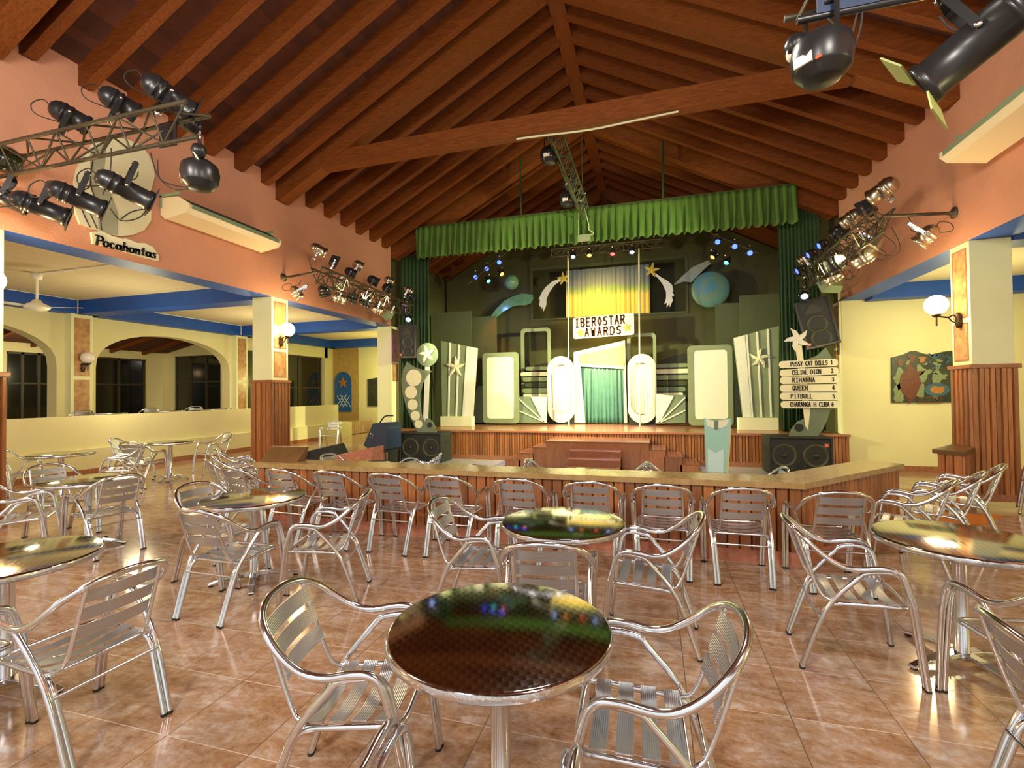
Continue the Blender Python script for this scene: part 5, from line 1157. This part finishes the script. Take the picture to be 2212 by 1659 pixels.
c = on(405,262,YT+.3); par(c, aim(c), 'small black lamp tucked behind the free end of the near left truss', .24, .085, 'black', 1, strap=.2, cable=False)
wires([[on(340,345,YT),on(345,385,YT),on(375,400,YT),on(405,405,YT)],[on(325,330,YT),on(340,378,YT),on(372,408,YT),on(408,408,YT)],[on(240,320,YT-.2),on(238,370,YT-.2),on(222,420,YT-.2)]], 'black cables looping from the near left truss down to its scanner')
# --- right near corner: pole with scanner and a big lamp
YR = 3.3
a_ = P(1722,45,y=YR)
t = thing('lighting_truss', 'black pipe truss above the top right corner of the photo', 'lighting truss', a_)
m = MB(); m.tube([(0,0,0),(XR-a_.x,0,0)], .024, 10); m.build('chord', M['black'], t)
m = MB(); m.tube([(0,.28,.22),(XR-a_.x,.28,.22)], .022, 10); m.tube([(.05,-.1,.30),(XR-a_.x,-.1,.30)], .022, 10); m.build('chord', M['truss'], t)
m = MB()
for i in range(10): m.tube([(i*.3,0,0),(i*.3+.15,.28,.22)],.01,6); m.tube([(i*.3,0,0),(i*.3+.15,-.1,.30)],.01,6)
m.build('lattice', M['truss'], t)
m = MB(); m.box((.10,-.03,.0),(.42,-.02,.34)); m.build('plate', M['bluedark'], t)
c = P(1775,122,y=YR); scanner(c, (1,1,0), 'large black scanner light hanging at the top right of the photo', 1.0, (-.14,-.02,.15))
c = P(2125,78,y=YR); par(c, V((-.62,.45,-.42)), 'big black spotlight with yellow-green barn doors in the top right corner', .62, .125, 'black', 1, strap=.42, barn=True)
wires([[P(1858,0,y=YR),P(1845,60,y=YR),P(1835,100,y=YR),P(1828,130,y=YR)],[P(1862,0,y=YR),P(1860,60,y=YR),P(1835,120,y=YR),P(1800,150,y=YR)],[P(1788,40,y=YR-.1),P(1798,50,y=YR-.1),P(1802,56,y=YR-.1),P(1796,60,y=YR-.1)]], 'black cables dangling beside the large scanner at the top right')
# --- side trusses before the stage
def side_truss(px, py, x0, x1, y0, y1, s, word):
    w0 = P(px,py,x=x0); z = w0.z
    t = thing('wall_bracket', 'dark pipe arm fixed to the %s pink wall, carrying the side truss' % word, 'bracket', (x0,w0.y,z))
    m = MB(); m.tube([(0,0,0),(x1-x0+s*.16,.02,.06)], .024, 10); m.build('pipe', M['truss'], t)
    m = MB(); m.lathe([(0,0),(.09,0),(.09,.015),(.04,.03),(.03,.08),(0,.08)],12,M=Matrix.Rotation(s*PI/2,4,'Y')); m.build('wall_flange', M['truss'], t)
    truss('lighting_truss', 'lamp-crowded steel truss running along the %s wall towards the stage' % word, (x1,y0,z+.16),(x1,y1,z+.02),(s,0,0),.32,.28,14)
    return w0
XA = -7.0; wA = side_truss(612,600,XL,XA,8.75,12.9,1,'left')
XB = 3.62; wB = side_truss(2062,460,XR,XB,8.75,12.9,-1,'right')
S3 = V((-1.7,15,1.5))
lA = [((687,540),'p','chrome',-1,9.1,'chrome can lamp standing at the near end of the left side truss',.36,.12),((757,588),'p','black',-1,10.3,'black can lamp with frosted lens on the left side truss',.28,.11),
      ((773,573),'p','chrome',-1,10.5,'chrome-backed lamp behind the frosted black one, left side truss',.26,.12),((806,606),'p','black',-1,11.0,'black lamp with bright lens above the middle of the left side truss',.30,.12),
      ((840,606),'p','chrome',-1,11.7,'small chrome lamp above the far half of the left side truss',.26,.10),((836,622),'p','black',-1,11.6,'short black lamp under the small chrome one, left side truss',.26,.12),
      ((700,628),'p','black',1,9.4,'black flood can facing down under the near end of the left side truss',.28,.13),((732,643),'p','chrome',1,9.9,'chrome can lamp hanging under the left side truss beside the box floodlight',.34,.11),
      ((760,644),'p','black',1,10.4,'round black lamp hanging under the middle of the left side truss',.26,.13),((789,650),'p','black',1,10.8,'large black lamp hanging under the far half of the left side truss',.30,.14),
      ((815,668),'p','chrome',1,11.2,'chrome lamp with frosted lens hanging low on the left side truss',.28,.11),((882,627),'p','chrome',-1,12.6,'chrome lamp at the far tip of the left side truss',.26,.10)]
for (px,py), k, mt, up, y, lb, L_, R_ in lA:
    c = P(px,py,y=y); down = V((.1,.2,-1)) if 'facing down' in lb else aim(c, S3)
    par(c, down, lb, L_, R_, mt, up, lens='lensw' if ('frosted' in lb or 'bright' in lb or mt == 'chrome') else 'lensc', strap=.24, cable=(up > 0))
c = P(640,632,y=8.75); par(c, V((.35,.3,-.6)), 'chrome lamp hanging from the wall arm of the left side truss', .30, .105, 'chrome', 1, lens='lensw', strap=.3)
c = P(722,565,y=9.7); flood(c, aim(c,S3), 'black box floodlight standing on the left side truss', .34, .26, 'black', 'lensc', -1)
c = P(729,618,y=9.9); flood(c, V((.6,.3,-.5)), 'white-faced box floodlight in the middle of the left side truss', .30, .20, 'chrome', 'lensw', 1)
c = P(838,680,y=11.9); flood(c, V((.4,.5,-.3)), 'grey box projector hanging at the far end of the left side truss', .44, .24, 'acg', 'lensc', 1)
lB = [((1909,410),'chrome',-1,9.1,'largest chrome can lamp, standing at the near end of the right side truss',.42,.14),((1840,470),'chrome',-1,10.0,'chrome lamp in front of the black box on the right side truss',.34,.12),
      ((1815,498),'black',-1,10.5,'black lamp with frosted lens on the right side truss',.32,.12),((1738,558),'chrome',-1,12.3,'small chrome lamp at the far end of the right side truss',.26,.10),
      ((1868,556),'chrome',1,9.8,'chrome can lamp with black rim hanging under the near half of the right side truss',.36,.12),((1806,570),'black',1,10.6,'big black lamp hanging under the middle of the right side truss',.36,.15),
      ((1803,598),'chrome',1,11.0,'chrome lamp with bluish lens hanging low on the right side truss',.34,.11)]
for (px,py), mt, up, y, lb, L_, R_ in lB:
    c = P(px,py,y=y); par(c, aim(c, S3), lb, L_, R_, mt, up, lens='lensw', strap=.26, cable=(up > 0))
c = P(2003,508,y=8.75); par(c, V((-.45,.3,-.5)), 'chrome lamp hanging from the wall arm of the right side truss', .32, .12, 'chrome', 1, lens='lensw', strap=.34)
c = P(1872,450,y=9.6); flood(c, aim(c,S3), 'black box projector standing on the right side truss', .34, .26, 'black', 'lensc', -1)
c = P(1889,522,y=9.6); flood(c, V((-.5,.25,-.6)), 'white-faced box floodlight hanging from the right side truss', .34, .24, 'chrome', 'lensw', 1)
c = P(1795,617,y=11.6); flood(c, V((-.3,.5,-.3)), 'grey box projector hanging at the far end of the right side truss', .5, .26, 'acg', 'lensc', 1)
for (px,py), y, lb, ln in (((887,640),12.6,'blue-lit lamp at the far tip of the left side truss','ledb'),((883,688),12.6,'lamp glowing cold white, lowest at the far end of the left side truss','ledw'),((1778,527),11.2,'upper blue-lit black lamp on the right side truss','ledb'),
                           ((1754,547),11.7,'middle blue-lit black lamp on the right side truss','ledb'),((1730,582),12.2,'lower blue-rimmed black lamp on the right side truss','ledb'),((1737,637),12.4,'lamp glowing cold white, lowest at the far end of the right side truss','ledw')):
    c = P(px,py,y=y); dv = V((-.15 if px > 1500 else .25,-.75,-.45)) if ln == 'ledw' else (V((-.6,-.2,-.3)) if px > 1500 else V((.7,.2,-.5))); par(c, dv, lb, .26, .085, 'black', 1 if ln == 'ledw' else -1, lens=ln, cable=False, name='led_spotlight', strap=.2)
wires([[P(1905,505,y=9.2),P(1935,530,y=9.2),P(1925,552,y=9.3),P(1895,548,y=9.4)],[P(1925,490,y=9.2),P(1945,535,y=9.2),P(1920,565,y=9.3)],[P(1858,565,y=9.9),P(1850,595,y=10.2),P(1825,605,y=10.6)],[P(1960,465,y=8.8),P(1975,490,y=8.8),P(1990,505,y=8.8)]], 'black cables looping under the right side truss')
wires([[P(665,552,y=9),P(672,575,y=9),P(680,590,y=9)],[P(700,640,y=9.4),P(715,650,y=9.4),P(722,640,y=9.5)],[P(650,605,y=8.8),P(645,615,y=8.8),P(632,618,y=8.8)]], 'black cables looping under the left side truss')
# --- middle truss hanging from the tie beam towards the stage, with green tinted scanners
ta = P(1180,285,y=8.9); tb_ = P(1243,447,y=12.9)
truss('lighting_truss','slim greenish truss hanging under the roof from the tie beam towards the stage',(ta.x,8.9,ta.z),(ta.x,12.9,ta.z-.05),(1,0,0),.26,.30,14,mt='trussg')
m = MB(); m.tube([(ta.x+.15,8.7,ta.z+.02),(ta.x+.15,8.7,6.34)], .012, 6); m.tube([(ta.x+.15,12.8,ta.z),(ta.x+.15,12.8,zb(ta.x)+.02)], .012, 6); tag(m.build('steel_hanger', M['trussg']), 'thin steel hangers holding the middle truss', 'hanger')
for (px,py), y, s_, lb in (((1187,335),9.7,1.15,'nearest green-lit scanner under the middle truss'),((1231,395),11.3,.95,'second green-lit scanner under the middle truss'),((1226,430),12.2,1.25,'third green-lit scanner, lowest under the middle truss'),((1258,432),12.5,1.0,'black scanner at the far end of the middle truss, before the valance')):
    c = P(px,py,y=y); o = scanner(c, (0,1,0), lb, s_, (.05,0,.18))
q_ = P(1262,514,y=12.85); t = thing('junction_box', 'pale green junction box hanging in front of the valance', 'box', q_)
m = MB(); m.box((-.17,-.04,-.09),(.17,.04,.09)); m.build('box', M['propgrey2'], t, bev=.01)
m = MB(); m.tube([(-.15,0,.09),(-.13,0,P(1236,440,y=12.85).z-q_.z)], .008, 6); m.tube(smooth_path([(.15,0,.05),(.25,0,.10),(.12,0,.22),(.13,0,.32),(.02,0,.8),(.0,0,1.1)],4), .012, 6); m.build('cord', M['wcable'], t)
# --- coloured stage lamps
m = MB()
def bar(pts, label, r=.02):
    mm = MB(); mm.tube(pts, r, 8); return tag(mm.build('lighting_bar', M['truss']), label, 'lighting bar')
bl = [P(1010,622,y=15.2),P(1100,548,y=15.2)]; bar([bl[0]+V((0,0,.12)), bl[1]+V((0,0,.12))], 'sloping pipe with blue lamps under the left roof of the stage')
br = [P(1535,512,y=15.0),P(1640,556,y=15.0)]; bar([br[0]+V((0,0,.12)), br[1]+V((0,0,.12))], 'sloping pipe with blue lamps under the right roof of the stage')
za_ = P(1300,535,y=15.3).z
truss('lighting_truss','brown lit truss across the stage behind the valance',(P(1190,540,y=15.3).x,15.3,za_+.1),(P(1430,540,y=15.3).x,15.3,za_+.1),(0,1,0),.22,.22,12)
bls = 'blue lamps under the stage roof'
for (px,py), y, ln, lb, dv in (((1027,599),15.2,'ledb','lowest blue lamp on the left sloping pipe',(.2,-1,-.4)),((1051,581),15.2,'ledb','middle blue lamp on the left sloping pipe',(.2,-1,-.4)),((1078,567),15.2,'ledb','highest blue lamp on the left sloping pipe',(.2,-1,-.4)),
    ((1550,523),15.0,'ledb','highest blue lamp on the right sloping pipe',(-.2,-1,-.4)),((1587,533),15.0,'ledb','middle blue lamp on the right sloping pipe',(-.2,-1,-.4)),((1620,547),15.0,'ledb','lowest blue lamp on the right sloping pipe',(-.2,-1,-.4)),
    ((1056,608),15.2,'ledg','aqua lamp below the left blue lamps',(.5,-.5,-.6)),((1085,593),15.2,'ledo','amber lamp beside the green ball, left',(.6,-.5,-.5)),((1538,557),15.0,'ledo','amber lamp above the wing-shaped comet, right',(-.5,-.5,-.6)),((1568,569),15.0,'ledg','aqua lamp above the painted planet',(-.4,-.6,-.6)),
    ((1238,556),15.2,'ledw','leftmost violet lamp on the truss behind the valance',(.1,-.7,-.8)),((1273,553),15.2,'ledo','orange lamp second on the truss behind the valance',(.1,-.7,-.8)),((1323,550),15.2,'ledr','red lamp third on the truss behind the valance',(0,-.7,-.8)),((1365,546),15.2,'ledw','rightmost violet lamp on the truss behind the valance',(0,-.7,-.8))):
    c = P(px,py,y=y); par(c-V(dv).normalized()*.14, V(dv), lb, .28, .085, 'black', 1, lens=ln, cable=False, name='led_spotlight', strap=.2)
# ================================================================== LIGHT
W = bpy.data.worlds.new('hall'); bpy.context.scene.world = W; W.use_nodes = True
W.node_tree.nodes['Background'].inputs[0].default_value = (1,.97,.93,1); W.node_tree.nodes['Background'].inputs[1].default_value = .62
def lamp(kind, name, p, e, c, size=.3, to=None, spot=60, blend=.5):
    l = bpy.data.lights.new(name, kind); l.energy = e; l.color = c
    if kind == 'AREA': l.shape = 'RECTANGLE'; l.size, l.size_y = size if isinstance(size, tuple) else (size, size)
    else: l.shadow_soft_size = size if not isinstance(size, tuple) else size[0]
    if kind == 'SPOT': l.spot_size = math.radians(spot); l.spot_blend = blend
    o = bpy.data.objects.new(name, l); col.objects.link(o); o.location = p
    if to is not None: o.rotation_euler = (V(to)-V(p)).to_track_quat('-Z','Y').to_euler()
    return o
WARM = (1,.66,.30)
lamp('POINT','wall_lamp_light',(XL+.36,8.62,3.0),90,WARM,.14); lamp('POINT','wall_lamp_light',(XL+.36,3.75,3.0),90,WARM,.14); lamp('POINT','wall_lamp_light',(XR-.46,8.62,2.82),90,WARM,.14)
# added fill lights without fixtures: high in the hall, soft in the side galleries
for x, y, z, e in ((-1.7,-1.8,4.3,320),(-4.6,1.0,4.3,170),(1.4,.6,4.3,185),(-.6,4.4,5.0,150)): lamp('POINT','hall_fill',(x,y,z),e,(1,.92,.80),.35)
for x, y, z, e in ((-10.3,-.5,3.1,170),(-10.6,7.75,2.3,60),(-10.9,11.9,2.5,75),(-10.2,17.2,2.2,90)): lamp('POINT','gallery_fill',(x,y,z),e,(1,.88,.52) if y < 13 else (1,.95,.32),.25)
for x, y, z, e in ((7.6,1.5,3.1,130),(6.7,12.4,3.1,0),(6.0,11.3,2.5,80)):
    if e: lamp('POINT','gallery_fill',(x,y,z),e,(1,.94,.46),.25)
lamp('POINT','arcade_fill',(-15.5,9,2.6),40,(1,.85,.5),.3)  # added fill light for the room behind the arches
# stage wash from the side trusses
for x, to, e in ((-6.9,(1.2,15.6,1.2),4600),(-6.9,(-2.6,15.8,1.0),1300),(3.5,(-4.9,15.4,1.2),4800),(3.5,(-.6,15.9,1.0),1300)):
    lamp('SPOT','stage_spot',(x,11.3 if e > 4000 else 10.4,4.1),e,(1,.99,.45),.12,to,50,.7)
for x in (-6.9,3.5): lamp('SPOT','valance_spot',(x,9.4,4.0),1100,(1,1,.55),.15,(-1.7,13.2,5.2),60,.8)
lamp('SPOT','amber_spot',(-1.9,16.2,5.4),300,(1,.66,.12),.3,(-1.7,17.9,4.2),130,1)
lamp('SPOT','amber_spot',(-1.5,16.75,4.9),110,(1,.60,.08),.1,(-1.4,17.3,2.6),100,1)
lamp('SPOT','violet_spot',(-1.7,15.2,5.2),500,(.75,.35,1),.1,(-1.6,14.2,.5),60,.8)
for p_, to in (((-5.6,15.2,4.9),(-4.6,17,4.6)),((1.4,15.0,5.3),(1.6,17,4.6))): lamp('SPOT','blue_spot',p_,18,(.12,.25,1),.1,to,100,.9)
lamp('SPOT','violet_spot',(-6.9,12.7,4.4),60,(.6,.2,1),.1,(-7.7,13.6,1.2),60,.8)
lamp('SPOT','red_spot',(-4.7,14.6,4.8),90,(1,.16,.02),.08,(-5.15,15.9,3.55),42,.6)
lamp('SPOT','floor_spot',(-1.7,12.6,5.2),900,(.85,.92,1),.2,(-1.7,11.2,-.3),80,.9)
# ================================================================== CAMERA
cam = bpy.data.cameras.new('camera'); co = bpy.data.objects.new('camera', cam); col.objects.link(co)
cam.sensor_width = 36; cam.lens = FPX/2212*36; cam.clip_start = .05; cam.clip_end = 200
r_, u_, b_ = RW @ V((1,0,0)), RW @ V((0,-1,0)), RW @ V((0,0,-1))
co.matrix_world = Matrix(((r_.x,u_.x,b_.x,0),(r_.y,u_.y,b_.y,0),(r_.z,u_.z,b_.z,EYE),(0,0,0,1)))
sc = bpy.context.scene; sc.camera = co
vs = sc.view_settings; sc.display_settings.display_device = 'sRGB'; vs.view_transform = 'Standard'; vs.look = 'None'; vs.gamma = 1; vs.exposure = .8; vs.use_curve_mapping = False
